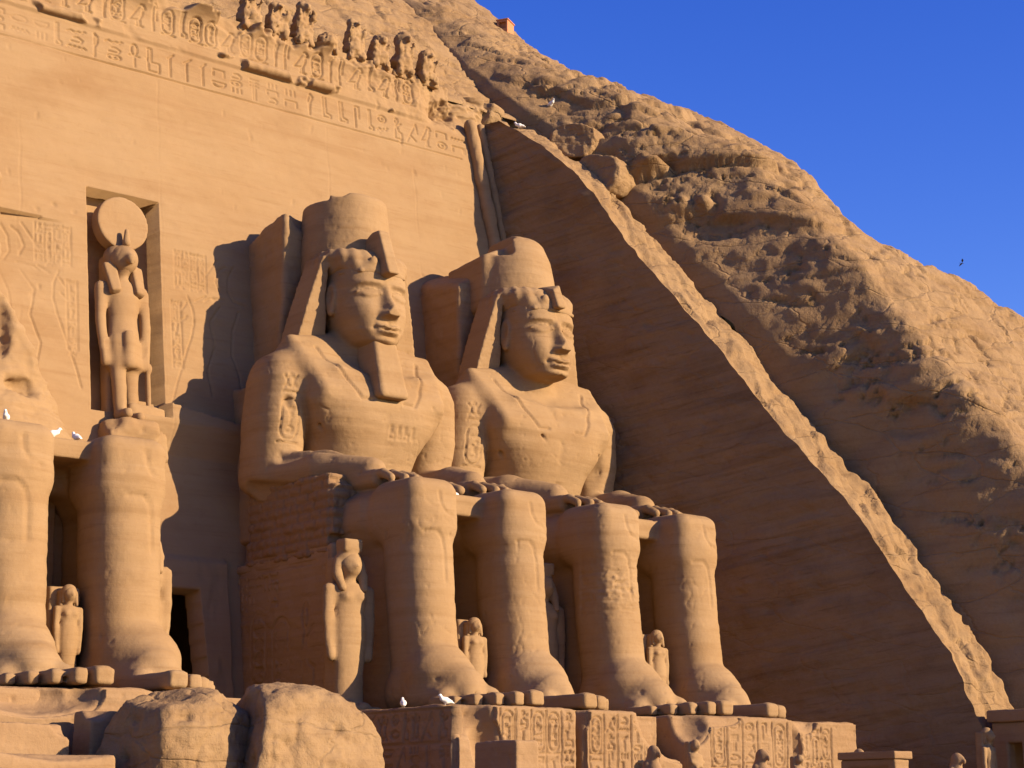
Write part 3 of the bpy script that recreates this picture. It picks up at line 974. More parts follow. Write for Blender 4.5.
def colossus_body(no):
    """the seated king from the soles to the top of the skull as one surface"""
    F = Field((-5, -12.4, -.15), (5, 4.6, 17.8), .06)
    for x in (-2.0, 2.0):
        leg(F, x)
        F.cone((x * .98, .8, 6.65), (x, -6.2, 6.7), 1.5, 1.08, .35, sq=(1, 1, 1))
    # kilt stretched between the thighs
    F.box((-1.6, -6.55, 6.85), (1.6, 1.5, 7.6), .12, .12)
    F.box((-3.2, -5.2, 6.2), (3.2, 1.0, 7.45), .4, .25)
    # trunk
    F.loft([(6.6, 0, .9, 2.6, 2.2), (8.2, 0, .55, 2.35, 2.1), (9.2, 0, .35, 2.15, 1.95), (10.4, 0, .2, 2.45, 2.15), (11.6, 0, .25, 2.85, 2.25), (12.5, 0, .45, 3.0, 1.95), (13.4, 0, .7, 2.4, 1.35)], .2, n=2.5, rd=.6)
    F.box((-2.6, .5, 6.4), (2.6, 4.4, 13.2), .3, .3)
    for s in (1, -1):
        F.ell((s * 1.25, -1.15, 11.4), (1.35, .75, .9), .8)                # chest muscle
        F.loft([(8.2, s * 3.34, .75, 1.04, 1.28), (9.4, s * 3.42, .6, 1.0, 1.22), (10.8, s * 3.44, .4, 1.06, 1.28), (12.4, s * 3.32, .3, 1.08, 1.28), (13.45, s * 3.1, .4, .95, 1.05)], .12, n=2.5, rd=.55)
        F.chain([(s * 3.3, .6, 8.75), (s * 2.9, -2.2, 8.75), (s * 2.25, -4.2, 8.45)], [.98, .75, .55], .25)
        hand(F, s)
        F.chain([(s * 2.35, -1.35, 8.9), (s * 2.33, -1.2, 10.0), (s * 2.45, -1.1, 11.2)], [.08, .08, .05], .1, 'sub')
    F.chain([(-3.0, -.7, 12.9), (-1.8, -1.35, 12.75), (0, -1.5, 12.5), (1.8, -1.35, 12.75), (3.0, -.7, 12.9)], [.10, .10, .10, .10, .10], .4)
    F.ell((0, -1.75, 9.0), (.16, .2, .16), .08, 'sub')
    F.cone((0, -1.95, 9.3), (0, -2.25, 11.0), .06, .08, .25, 'sub')
    F.chain([(-2.2, -1.7, 8.35), (0, -1.95, 8.2), (2.2, -1.7, 8.35)], [.16, .18, .16], .06)   # belt
    for s in (1, -1):
        F.chain([(s * 1.0, .45, 13.9), (s * 2.0, .35, 13.35), (s * 3.1, .3, 12.75)], [.75, .75, .7], .3)
    for s in (1, -1):
        slab(F, (s * 1.95, .45, 14.1), (s * 1.55, -1.55, 11.6), 1.45, 1.25, .45, (-s * .05, -.75, .66), .5, .3)
    head_shape(F)
    for x in (-2.0, 2.0):
        foot(F, x)
    # damage
    if no == 3:
        F.chain([(-4.4, .4, 8.0), (-3.6, -1.6, 7.75), (-3.3, -2.6, 7.9)], [.55, .5, .35], .15, 'sub')
        F.chain([(-3.9, -.9, 9.35), (-3.0, -2.6, 9.6), (-2.2, -3.9, 9.2)], [.3, .35, .25], .12, 'sub')
        F.ell((-3.7, -1.0, 11.4), (.22, .3, .25), .1, 'sub')
        F.cone((1.3, -8.6, 4.6), (2.6, -8.2, 3.9), .05, .04, .05, 'sub')
        F.chain([(-2.6, -8.3, 4.6), (-1.9, -8.5, 3.8), (-1.2, -8.2, 3.4)], [.05, .06, .04], .05, 'sub')
    else:
        F.ell((.1, -1.65, 13.84), (.5, .42, .15), .08, 'sub')                 # broken beard root under the chin
        F.cone((1.0, -1.9, 11.6), (2.4, -1.6, 10.9), .08, .06, .06, 'sub')
        F.cone((-1.8, -1.7, 12.1), (-.7, -2.2, 11.0), .07, .05, .06, 'sub')
        F.ell((2.6, -1.0, 10.5), (.5, .4, .9), .3, 'sub')
    return F


def nemes(no):
    F = Field((-3.3, -3.2, 11.2), (3.3, 2.6, 18.6), .06)
    F.loft([(16.66, 0, -.1, 1.46, 1.74), (17.0, 0, 0, 1.58, 1.74), (17.35, 0, .2, 1.80, 1.74), (17.74, 0, .4, 1.74, 1.6)], .05, n=2.6, rd=.22)
    for s in (1, -1):
        def wing(x, y, z, s=s):
            zz = np.clip((z - 13.6) / 3.8, 0, 1)
            xo = 2.80 - .86 * zz ** 1.25
            xi = 1.45 + .22 * zz
            yf = .12 - .50 * zz
            a = np.maximum(s * x - xo, xi - s * x)
            b = np.maximum(yf - y, y - yf - 1.25)
            return np.maximum(np.maximum(a, b), np.maximum(13.55 - z + .3 * (2 - s * x), z - 17.42 + .35 * (s * x - 1.9)))
        F.op(wing, (min(0, s * 3), -.8, 13.0), (max(0, s * 3), 1.9, 18.0), .08)
        F.ell((s * 1.45, -.9, 15.95), (.28, 1.1, .95), .06, 'sub')
    F.ell((0, -1.5, 15.25), (1.34, 1.8, 1.40), .05, 'sub')
    w, (x, y, z) = F._win((-2, -2.2, 16.9), (2, 1.5, 18.4), 0)
    F.D[w] += (.026 * np.sin(np.arctan2(x, -(y - 1.6)) * 38) * np.clip((z - 16.85) / .2, 0, 1) * np.clip((1.0 - y), 0, 1) * np.clip((np.abs(x) - .3) * 3, 0, 1)).astype(np.float32)
    F.chain([(-1.42, -.75, 16.68), (-1.0, -1.55, 16.70), (0, -1.78, 16.72), (1.0, -1.55, 16.70), (1.42, -.75, 16.68)], [.06] * 5, .08)
    F.ell((-.52, -1.66, 17.12), (.18, .12, .22), .05)                    # coil of the cobra
    return F


def crown(no):
    F = Field((-2.3, -1.4, 16.8), (2.3, 3.6, 21.3), .07)
    top = 20.2
    F.loft([(17.0, 0, 1.05, 1.80, 1.82), (18.6, 0, 1.08, 1.76, 1.78), (top, 0, 1.1, 1.64, 1.66)] if no == 3 else [(17.0, 0, 1.05, 1.82, 1.84), (18.3, 0, 1.06, 1.76, 1.78), (19.3, 0, 1.1, 1.60, 1.60), (top + .1, 0, 1.15, 1.22, 1.22)], .05, rd=.22 if no == 3 else .42)
    if no == 3:
        F.box((-2.3, .2, 19.85), (-.9, 3, 21), .1, .08, 'sub', rz=.35)
        F.ell((-1.0, .1, 20.25), (.35, .5, .28), .1, 'sub')
        F.cone((-1.6, -.6, 19.8), (.2, -1.2, 19.9), .06, .04, .04, 'sub')
    else:
        F.ell((2.1, -.5, 20.2), (.9, 1.3, .7), .3, 'sub')
        F.box((-2.6, .0, 19.3), (-.55, 3.2, 21), .15, .1, 'sub', rz=-.2)
        F.box((-1.9, .6, 16.9), (-.4, 3.2, 19.75), .25, .25)
        F.plane((-1.2, 1.8, 19.5), (-.45, .1, 1), .1, (-2.4, .2, 19.0), (-.6, 3.6, 20.6))
    return F


def uraeus(no):
    F = Field((-.8, -3.2, 16.2), (.8, .6, 19), .05)
    if no == 3:
        F.box((-.25, -2.3, 16.6), (.27, -1.05, 18.45), .06, .05, lean=(0, .40))
        F.cone((0, -1.8, 16.75), (0, -1.5, 17.6), .22, .24, .1)
        F.plane((0, -.9, 18.35), (-.05, .5, 1), .05)
    else:
        F.box((-.24, -2.15, 16.75), (.22, -1.0, 17.85), .08, .05, lean=(0, .40))
        F.plane((0, -1.3, 17.85), (-.6, -.3, 1), .05)
        F.ell((-.30, -2.0, 17.95), (.3, .35, .3), .1, 'sub')
    return F


def beard():
    F = Field((-1, -3.2, 11.4), (1, .2, 14.4), .05)
    F.box((-.66, -2.55, 11.75), (.66, -1.05, 14.1), .18, .05, lean=(0, .27), taper=.05)
    F.chain([(-.7, -2.33, 12.6), (.7, -2.33, 12.7)], [.03, .03], .02, 'sub')
    F.chain([(-.6, -2.15, 13.3), (.6, -2.15, 13.4)], [.03, .03], .02, 'sub')
    return F


def back_pillar(no):
    F = Field((-3.8, .2, 6), (3.8, 5.2, 20.4), .1)
    F.box((-2.5, 1.3, 6.5), (2.5, 4.9, 19.45 if no == 3 else 19.2), .12, 0, lean=(0, .02))
    if no == 3:
        F.plane((-2.2, 3, 19.35), (-.5, .3, 1), .2, (-4, 0, 18), (-1.6, 5, 20.4))
        F.ell((-2.3, 1.2, 14.8), (.4, .4, 1.0), .3, 'sub')
        F.ell((-1.6, 1.3, 19.3), (.6, .6, .5), .2, 'sub')
    else:
        F.plane((-2.2, 3, 18.6), (-.55, -.2, 1), .2, (-4, 0, 17), (-1.0, 5, 20.4))
        F.plane((2.4, 2, 16.0), (.8, -.2, 1), .3, (1.2, 0, 12), (4, 5, 20.4))
    for s in (1, -1):
        F.box((min(s * 2.6, s * 3.5), 1.6, 6.5), (max(s * 2.6, s * 3.5), 4.6, 12.6), .15, .2)
    return F


def throne(no):
    F = Field((-4.2, -4.9, -.2), (4.2, 4.2, 8.6), .1)
    F.box((-3.65, -4.25, 0), (3.65, 4.2, 5.9), .1, 0, lean=(0, .05))
    F.box((-1.3, -6.0, 0), (1.3, -4, 6.6), .12, .1, lean=(0, .04)) if False else None
    F.box((-3.3, 1.4, 5.5), (3.3, 4.2, 8.3), .15, .1)
    if no == 3:
        F.ell((-3.8, 2.6, 6.2), (.5, 1.4, .9), .2, 'sub')
    return F


def carve_body(v, f, strokes, x0, z0, width, depth, ymax=-.2):
    """press strokes, given in x and z from (x0, z0), into the front of a sculpted body"""
    n = normals_of(v, f)
    a = np.array([q for s_ in strokes for q in s_]) + (x0, z0)
    lo, hi = a.min(0) - width, a.max(0) + width
    m = np.where((v[:, 0] > lo[0]) & (v[:, 0] < hi[0]) & (v[:, 2] > lo[1]) & (v[:, 2] < hi[1]) & (n[:, 1] < ymax))[0]
    d = np.zeros(len(m))
    X, Z_ = v[m, 0] - x0, v[m, 2] - z0
    for s_ in strokes:
        for p, q in zip(s_[:-1], s_[1:]):
            vx, vz = q[0] - p[0], q[1] - p[1]
            t = np.clip(((X - p[0]) * vx + (Z_ - p[1]) * vz) / (vx * vx + vz * vz + 1e-9), 0, 1)
            d = np.maximum(d, depth * np.clip(1.5 * (1 - np.hypot(X - p[0] - t * vx, Z_ - p[1] - t * vz) / width), 0, 1))
    v[m] -= n[m] * d[:, None]


KNEE = [s_ for x in (-2.0, 2.0) for s_ in ([(x + .05, 7.35), (x + .08, 6.95), (x + .25, 6.65), (x + .65, 6.55)], [(x - .55, 5.95), (x - .1, 5.98), (x + .14, 5.75), (x + .22, 5.3), (x + .22, 4.3)])]
X3, X4, X2 = 0.0, 8.5, -15.05
COL = {}
for no, cx, lab in ((3, X3, 'seated stone colossus with long square beard, tall flat crown and cracked forearm, second from right'),
                    (4, X4, 'seated stone colossus without beard, chipped rounded crown, rightmost next to the shaded wall')):
    t = thing('colossus_statue', lab, 'statue', (cx, 0, 0), 0, 'seated colossi in front of the temple facade')
    COL[no] = t
    of = (cx, 0, 0)
    r = random.Random(no)
    v, f = colossus_body(no).mesh()
    v = weather(v, f, .016, .03, 1, .045, no * 11.0, of)
    if no == 4:                                   # flaking beds on the right shin
        n = normals_of(v, f)
        g_ = np.exp(-(((v[:, 0] + 2.2) / .9) ** 2 + ((v[:, 2] - 4.7) / 1.0) ** 2)) * (v[:, 1] < -6.5)
        v -= n * (g_ * (.05 + .22 * np.abs(fbm(v * np.array([1.5, 1.5, 5]), 3))))[:, None]
    carve_body(v, f, cartouche(.1, .1, .7, 1.5, r, 3) + put('water', .1, 1.75, .6, .2) + put('beetle', .12, 2.0, .55, .6), -3.98, 9.9 if no == 3 else 10.0, .05, .065)
    carve_body(v, f, KNEE, 0, 0, .09, .045)
    carve_body(v, f, [[(s_ * 2.3, 13.7), (s_ * 1.95, 12.95), (s_ * 1.55, 12.2), (s_ * 1.2, 11.65), (s_ * .7, 11.68)] for s_ in (1, -1)], 0, 0, .09, .085)
    if no == 3:
        carve_body(v, f, glyph_row(0, 1.3, 0, .45, r), .1, 10.35, .06, .05)
    b = link_mesh('body', v, f, M_stat, t)
    sculpt('nemes_headdress', nemes(no), M_stat, t, .02, .012, 1, .05, no * 3.0, of)
    sculpt('crown', crown(no), M_stat, t, .03, .02, 1, .04, no * 5.0, of)
    sculpt('uraeus', uraeus(no), M_stat, t, .02, .0, 1, .03, no * 5.0, of)
    if no == 3:
        sculpt('beard', beard(), M_stat, t, .02, .015, 1, .02, 2.0, of)
    sculpt('back_pillar', back_pillar(no), M_stat, t, .08, .04, 1, .08, no * 7.0, of)
    sculpt('throne', throne(no), M_stat, t, .05, .04, 1, .06, no * 9.0, of)
    # carving on the throne's side, upper arm, chest
    sg = glyph_columns(2.2, 4.8, 3.9, 5.0, .5, r) + cartouche(3.0, 1.1, 1.0, 2.5, r) + cartouche(4.5, .8, 1.0, 2.6, r) + \
        [[(.3, .3), (.3, 5.2), (7.2, 5.2)], arc(2.2, 4.3, .42, .55, 20, 330)] + put('man', 6.0, .6, 1.3, 3.2)
    panel('relief_panel', (-3.68, 4.0, .1), (0, -1, 0), (0, .05, 1), 8.1, 5.6, sg, .07, .15, M_stat, t, .05, .05, .3, .6, no)

# coursed masonry that props the broken forearm
F = Field((-4.3, -4.6, 5.5), (-2, 2.2, 8.9), .06)
F.box((-3.75, -3.75, 5.55), (-2.4, 1.6, 8.35), .08, 0)
F.box((-3.65, -3.95, 6.2), (-2.6, -3.2, 8.0), .06, .03)
v, f = F.mesh()
n = normals_of(v, f)
row = v[:, 2] / .34
jit = np.floor(row) * .37
e = np.minimum(np.abs(row - np.round(row)) * .34, np.abs(((v[:, 1] + v[:, 0]) / .75 + jit) - np.round((v[:, 1] + v[:, 0]) / .75 + jit)) * .75)
cell = np.sin(np.floor(row) * 12.9 + np.floor((v[:, 1] + v[:, 0]) / .75 + jit + .5) * 78.2) * 43758.5
dd = -.12 * np.exp(-e / .045) + .13 * (cell - np.floor(cell) - .5) + .02 * fbm(v * 3, 3)
v = v + n * dd[:, None]
br = link_mesh('masonry_support', v, f, M_brick, COL[3])
br['label'] = 'rough coursed blocks propping up the broken forearm'

# ------------------------------------------------------------------ the broken colossus on the left
F = Field((-5, -12.4, -.15), (5, 4.6, 13.0), .085)
for x in (-2.0, 2.0):
    leg(F, x * .92 - .06, 1.08)
    F.cone((x * .98, .8, 6.65), (x, -6.2, 6.7), 1.5, 1.08, .35, sq=(1, 1, 1))
F.box((-1.6, -6.9, 7.05), (1.6, 1.5, 7.65), .08, .08)
F.box((-3.2, -5.2, 6.2), (3.2, 1.0, 7.45), .4, .25)
for x in (-2.0, 2.0):
    foot(F, x)
F.ell((-1.2, 1.6, 8.6), (3.0, 2.2, 2.2), .5)
F.ell((-2.6, 2.2, 11.0), (2.4, 1.4, 2.4), .6)
F.ell((-.6, -1.5, 8.0), (1.6, 2.2, .8), .4)
F.plane((2.4, -2, 7.75), (.55, .25, 1), .15, (.4, -6.5, 6.5), (4.6, 3, 12))
F.ell((1.7, -10.5, .95), (1.3, .55, .35), .15, 'sub')
F.cone((3.2, -4.5, 8.0), (3.5, 0, 6.8), .3, .5, .2, 'sub')
t2 = thing('colossus_statue', 'ruined stone colossus with only legs and lap left, beside the doorway', 'statue', (X2, 0, 0), 0, 'seated colossi in front of the temple facade')
v, f = F.mesh()
v = weather(v, f, .02, .03, 1, .05, 40., (X2, 0, 0))
carve_body(v, f, KNEE, 0, 0, .10, .06)
b2 = link_mesh('body', v, f, M_stat, t2)
F = Field((-4.6, -4.9, -.2), (4.6, 4.2, 8.6), .1)
F.box((-3.65, -4.25, 0), (3.65, 4.2, 5.9), .1, 0, lean=(0, .05))
F.box((-3.3, -1.5, 5.5), (3.3, 4.2, 7.6), .25, .1, lean=(0, .1))
F.box((2.9, -4.4, 0), (3.7, 1.5, 5.2), .15, .1, lean=(-.06, .1))
F.ell((4.0, -3.8, 5.8), (.8, 1.0, 1.6), .2, 'sub')
sculpt('throne', F, M_stat, t2, .06, .05, 1, .1, 41., (X2, 0, 0))
r = random.Random(9)
panel('relief_panel', (-.98, -4.42, .3), (1, 0, 0), (0, .05, 1), 1.96, 6.3, glyph_columns(.3, 1.5, .2, 6.0, .6, r), .05, .09, M_stat, t2, .05, .03, .2, .4, 3)
F = Field((-4.6, -2.5, 6.0), (5.4, 5.6, 22.2), .1)
F.ell((.6, 2.2, 8.5), (3.8, 2.2, 3.0), .5)
F.ell((.8, 2.9, 11.2), (3.7, 1.6, 4.2), .6)
F.ell((-.6, 3.7, 15.2), (2.6, 1.2, 3.2), .5)
F.box((-3.5, 2.2, 8), (1.8, 5.2, 15.5), .3, .3, lean=(0, .1))
F.plane((3.9, 2.0, 10.2), (.8, -.1, .45), .3, (-2, -2.4, 9.0), (4.8, 5.3, 16))
F.ell((2.0, 1.0, 11.0), (.8, .7, .4), .15, 'sub')
F.ell((1.2, 1.5, 13.2), (.4, .5, 1.2), .25, 'sub')
F.ell((-.2, 1.3, 12.0), (.5, .5, 1.5), .3, 'sub')
F.box((-2.2, 2.9, 13.0), (1.75, 5.4, 20.6), .35, .3, lean=(0, .06))
F.plane((1.0, 4, 19.6), (.5, .1, 1), .3, (-2.8, 2, 18.5), (2.6, 5.5, 22))
F.ell((1.9, 3.0, 18.3), (.6, .7, .5), .2, 'sub')
sculpt('broken_torso', F, M_stat, t2, .16, .08, 1, .12, 44., (X2, 0, 0))

# ------------------------------------------------------------------ small standing figures
def figure(H, kind, slab=True, base=True):
    """a standing stone figure of height H facing -y; kind: queen, prince, princess, mummy"""
    s = H / 6.0
    F = Field((-1.3 * s, -1.3 * s, -.05), (1.3 * s, 1.0 * s, H * 1.12), max(.03, .018 * H))
    c = lambda a, b, ra, rb, k=.08, m='add', sq=(1, 1, 1): F.cone([q * s for q in a], [q * s for q in b], ra * s, rb * s, k * s, m, sq)
    e = lambda a, r, k=.08, m='add': F.ell([q * s for q in a], [q * s for q in r], k * s, m)
    if base:
        F.box((-.85 * s, -.9 * s, -.05), (.85 * s, .4 * s, .16 * s), .04 * s, .02)
    if kind in ('queen', 'princess'):
        F.loft([(q[0] * s, 0, q[1] * s, q[2] * s, q[3] * s) for q in ((.15, -.05, .52, .4), (1.3, -.05, .50, .38), (2.6, 0, .62, .46), (3.1, 0, .60, .44), (3.6, .02, .53, .40), (4.2, 0, .60, .42), (4.62, .05, .62, .32))], .08 * s, rd=.1 * s)
        e((.24, -.33, 4.15), (.2, .15, .2)); e((-.24, -.33, 4.15), (.2, .15, .2))
        c((-.22, -.2, .2), (-.22, -.75, .16), .2, .17); c((.22, -.2, .2), (.22, -.75, .16), .2, .17)
    elif kind == 'mummy':
        F.loft([(q[0] * s, 0, q[1] * s, q[2] * s, q[3] * s) for q in ((.1, -.15, .5, .55), (.5, 0, .45, .4), (2.4, 0, .62, .46), (3.6, .02, .66, .46), (4.4, 0, .74, .45), (4.7, .05, .6, .32))], .08 * s, rd=.15 * s)
        c((-.6, -.25, 4.0), (.3, -.45, 3.6), .17, .15); c((.6, -.25, 4.0), (-.3, -.45, 3.6), .17, .15)
    else:
        c((-.27, -.1, 2.6), (-.25, -.25, .25), .30, .2); c((.27, .05, 2.6), (.25, .05, .25), .30, .2)
        c((-.25, -.2, .2), (-.27, -.8, .16), .2, .17); c((.25, .0, .2), (.27, -.55, .16), .2, .17)
        F.loft([(q[0] * s, 0, q[1] * s, q[2] * s, q[3] * s) for q in ((1.75, -.08, .60, .46), (2.9, 0, .52, .4), (3.4, .02, .46, .36), (4.2, 0, .62, .42), (4.62, .05, .62, .32))], .06 * s, rd=.1 * s)
        F.box((-.2 * s, -.62 * s, 1.7 * s), (.2 * s, -.3 * s, 2.9 * s), .05 * s, .06 * s)
    if kind != 'mummy':
        for sx in (1, -1):
            c((sx * .72, .03, 4.4), (sx * .78, -.02, 3.3), .21, .17)
            c((sx * .78, -.02, 3.3), (sx * .72, -.1, 2.2), .17, .14)
            e((sx * .70, -.12, 2.0), (.14, .18, .24))
    c((0, .05, 4.5), (0, 0, 4.95), .24, .22)
    e((0, -.08, 5.3), (.37, .40, .47))
    c((0, -.44, 5.36), (0, -.52, 5.22), .06, .09, .04)
    e((.15, -.42, 5.38), (.1, .1, .05), .03, 'sub'); e((-.15, -.42, 5.38), (.1, .1, .05), .03, 'sub')
    F.cone((-.12 * s, -.47 * s, 5.06 * s), (.12 * s, -.47 * s, 5.06 * s), .045 * s, .045 * s, .03 * s)
    if slab:
        F.box((-.5 * s, .15 * s, 0), (.5 * s, .75 * s, 5.6 * s), .04 * s, .1 * s)
    return F


def wig(H, tall=False):
    s = H / 6.0
    F = Field((-.9 * s, -1 * s, 3.8 * s), (.9 * s, 1 * s, H * 1.22), max(.025, .014 * H))
    F.ell((0, .08 * s, 5.48 * s), (.44 * s, .42 * s, .42 * s), .05)
    F.box((-.44 * s, -.02 * s, 4.75 * s), (.44 * s, .42 * s, 5.6 * s), .1 * s, .1 * s)
    if tall:
        for sx in (1, -1):
            F.chain([(sx * .40 * s, .04 * s, 5.4 * s), (sx * .46 * s, -.05 * s, 4.9 * s), (sx * .38 * s, -.30 * s, 4.4 * s)], [.15 * s, .16 * s, .13 * s], .08 * s)
        F.box((-.33 * s, -.30 * s, 5.75 * s), (.33 * s, .32 * s, 6.25 * s), .06 * s, .05, taper=-.06)
        for q in (-.2, 0, .2):
            F.cone((q * s, -.34 * s, 5.8 * s), (q * s, -.38 * s, 6.3 * s), .03 * s, .03 * s, .02, 'sub')
    else:
        F.chain([(.42 * s, 0, 5.4 * s), (.48 * s, -.05 * s, 4.7 * s)], [.12 * s, .10 * s], .05 * s)
    F.ell((0, -.50 * s, 5.22 * s), (.33 * s, .42 * s, .40 * s), .04 * s, 'sub')
    return F


def standing(name, label, cat, loc, H, kind, rz=0, group=None, tall=False, seed=0.):
    t = thing(name, label, cat, loc, rz, group)
    sculpt('body', figure(H, kind), M_stat, t, .012 * H / 3, .008, .5, .02, seed)
    if kind != 'mummy':
        sculpt('wig', wig(H, tall), M_stat, t, .012, .0, .5, .02, seed + 2)
    return t


GQ = 'small standing figures beside the colossi legs'
qa = standing('queen_figure', 'tall carved queen in flat square headdress standing at the throne corner of the bearded colossus', 'statue', (-4.15, -5.75, .0), 5.5, 'queen', 0, GQ, True, 3.)
qa.scale = (1.2, 1, 1)
qb = copy_tree(qa)
qb.location = (X4 - 3.7, -5.2, 0)
qb['label'] = 'tall carved queen half hidden in shade between the two complete colossi'
qc = copy_tree(qa)
qc.location = (X2 + 3.1, -5.9, 0)
qc['label'] = 'tall carved queen beside the ruined colossus, next to the dark doorway'
pa = standing('prince_figure', 'small carved child figure standing between the shins of the bearded colossus', 'statue', (0, -7.3, .35), 2.75, 'princess', 0, GQ, False, 5.)
pa.scale = (1.2, 1.1, 1.08)
pb = copy_tree(pa)
pb.location = (X4 + .05, -7.3, .45)
pb['label'] = 'small carved child figure standing between the shins of the rightmost colossus'
pc = standing('prince_figure', 'small carved robed child figure standing between the shins of the ruined colossus', 'statue', (X2, -7.3, .3), 3.0, 'princess', 0, GQ, False, 8.)
for cx, nm in ((X3, 3), (X4, 4), (X2, 2)):
    F = Field((-1.2, -7.2, -.1), (1.2, -3.9, 3.6), .07)
    F.box((-.5, -7.0, 0), (.5, -4.1, 3.2), .06, 0)
    par = COL.get(nm, t2)
    sculpt('shin_block', F, M_stat, par, .03, .02, 1, .04, nm * 1.7)
    if nm != 2:
        panel('throne_inscription', (-.98, -4.42, 3.0), (1, 0, 0), (0, .05, 1), 1.96, 3.6, glyph_columns(.3, 1.6, .2, 3.4, .6, random.Random(nm)), .05, .09, M_stat, par, .05, .03, .2, .4, nm)

# falcon-headed god in the niche
H = 6.6
t = thing('falcon_god_statue', 'falcon-headed god with a big sun disc on its head standing in the wall niche', 'statue', (-8.2, 2.95, 10.5), 0)
t.rotation_euler.x = -.13
t.scale = (1.08, 1, 1.10)
s = H / 6.0
sculpt('body', figure(H, 'prince', True, False), M_wall, t, .03, .02, 1, .04, 6.)
F = Field((-1, -1.4, 4.4), (1, .9, 6.9), .05)
F.ell((0, -.1, 5.9), (.52, .58, .52), .05)
F.chain([(0, -.5, 5.9), (0, -.72, 5.76), (0, -.78, 5.56)], [.26, .15, .05], .1)
sculpt('falcon_head', F, M_wall, t, .01, .0, 1, .02, 3.)
F = Field((-1.2, -1.2, 4.2), (1.2, 1.0, 6.9), .05)
F.ell((0, .1, 6.0), (.62, .55, .52), .05)
for sx in (1, -1):
    slab(F, (sx * .50, .02, 5.7), (sx * .44, -.42, 4.55), .24, .19, .17, (sx * .2, -1, .2), .1, .08)
F.box((-.60, .0, 4.9), (.60, .5, 5.75), .15, .15)
F.ell((0, -.6, 5.75), (.40, .5, .5), .05, 'sub')
sculpt('wig', F, M_wall, t, .01, .01, 1, .02, 4.)
F = Field((-1.2, -.8, 5.9), (1.2, 1.0, 8.6), .05)
F.op(lambda x, y, z: np.maximum(np.sqrt(x * x + (z - 7.25) ** 2) - .97, np.abs(y - .1) - .28), (-1, -.3, 6.2), (1, .5, 8.3), .08)
F.chain([(0, -.2, 6.3), (0, -.42, 6.45), (0, -.45, 6.85)], [.12, .13, .09], .05)
sculpt('sun_disc', F, M_wall, t, .02, .0, 1, .02, 5.)
F = Field((.3, -.9, -.1), (1.6, .4, 2.6), .04)
F.chain([(.86, -.12, 2.1), (.86, -.15, .1)], [.09, .09], .03)
F.ell((.86, -.13, 2.1), (.16, .14, .2), .05)
F.ell((.86, -.15, .1), (.3, .2, .15), .05)
sculpt('staff_emblem', F, M_wall, t, .01, .0, 1, .02, 5.)
F = Field((-2.2, -1.6, -1.6), (2.0, 1.5, .9), .07)
F.box((-.02, -.35, -1.2), (1.5, 1.4, .75), .15, 0, rz=.05)
F.box((-1.0, -1.0, -1.5), (.9, 1.4, .03), .22, .1)
F.ell((-1.0, -1.1, -.1), (.5, .6, .4), .2, 'sub')
F.ell((.2, -1.25, -1.0), (1.3, .5, .6), .25, 'sub')
F.ell((1.5, -.9, .6), (.7, .6, .5), .2, 'sub')
sculpt('ledge', F, M_wall, t, .07, .03, 1, .08, 15.)

# ------------------------------------------------------------------ pedestals
def pedestal(label, x0, x1, y0, z0, z1, cuts, seed, front, side=None, grp='carved pedestals under the colossi'):
    t = thing('statue_pedestal', label, 'pedestal', ((x0 + x1) / 2, y0, z0), 0, grp)
    cx = (x0 + x1) / 2
    F = Field((x0 - cx - .3, -.3, -.1), (x1 - cx + .3, 12.6, z1 - z0 + .3), .1)
    F.box((x0 - cx, .05, 0), (x1 - cx, 12.4, z1 - z0), .08, 0)
    for c in cuts:
        F.ell((c[0] - cx, c[1] - y0, c[2] - z0), c[3], .15, 'sub')
    sculpt('block', F, M_ped, t, .06, .03, 1, .08, seed)

    def shp(X, Z_):
        out = X * 0
        for c in cuts:
            q = ((X + x0 + .06 - c[0]) / c[3][0]) ** 2 + ((Z_ - (c[2] - z0)) / c[3][2]) ** 2
            out = np.maximum(out, np.clip((1.12 - np.sqrt(q)) * 4, 0, 1) * min(1.2, c[3][1]))
        return out
    panel('front_inscription', (x0 - cx + .06, -.06, .0), (1, 0, 0), (0, 0, 1), x1 - x0 - .12, z1 - z0 - .04, front, .045, .085, M_ped, t, .035, .035, .35, .5, seed, shp)
    if side:
        panel('side_inscription', (x0 - cx - .06, 9.0, 0), (0, -1, 0), (0, 0, 1), 8.9, z1 - z0 - .06, side, .05, .08, M_ped, t, .045, .035, .35, .5, seed + 3)
    return t


r = random.Random(21)
hP = -TZ
fr = glyph_columns(1.6, 4.7, 1.0, 3.15, .62, r)
sd = glyph_row(1.0, 8.6, 2.2, .85, r) + glyph_row(1.0, 8.6, 1.15, .9, r) + [[(.2, 2.1), (8.8, 2.1)], [(.2, 3.12), (8.8, 3.12)]]
pedestal('pedestal with hieroglyph columns and broken front corner, under the bearded colossus', -4.75, .12, -12.45, TZ, -.02,
         [(-4.2, -12.6, -.3, (.9, .9, .75)), (-3.6, -12.6, -1.2, (.55, .8, .8))], 3., fr, sd)
fr = glyph_columns(.15, 3.1, 1.0, 3.1, .62, r)
pedestal('pedestal block with rounded worn right shoulder, right of a deep vertical joint', .42, 4.75, -12.4, TZ, -.03,
         [(4.7, -12.4, .0, (1.9, 2.5, 1.5)), (.4, -12.5, -.2, (.25, .5, .5))], 8., fr)
fr = glyph_columns(.9, 4.6, 1.2, 3.1, .7, r)
pedestal('pedestal of the rightmost colossus with faint hieroglyphs below its toes', 5.0, 10.0, -12.5, TZ, -.02,
         [(5.2, -12.6, -.1, (.8, 1.0, .9)), (6.1, -12.8, -.15, (1.2, .5, .25))], 13., fr)
fr = glyph_columns(.3, 1.9, .8, 3.0, .6, r)
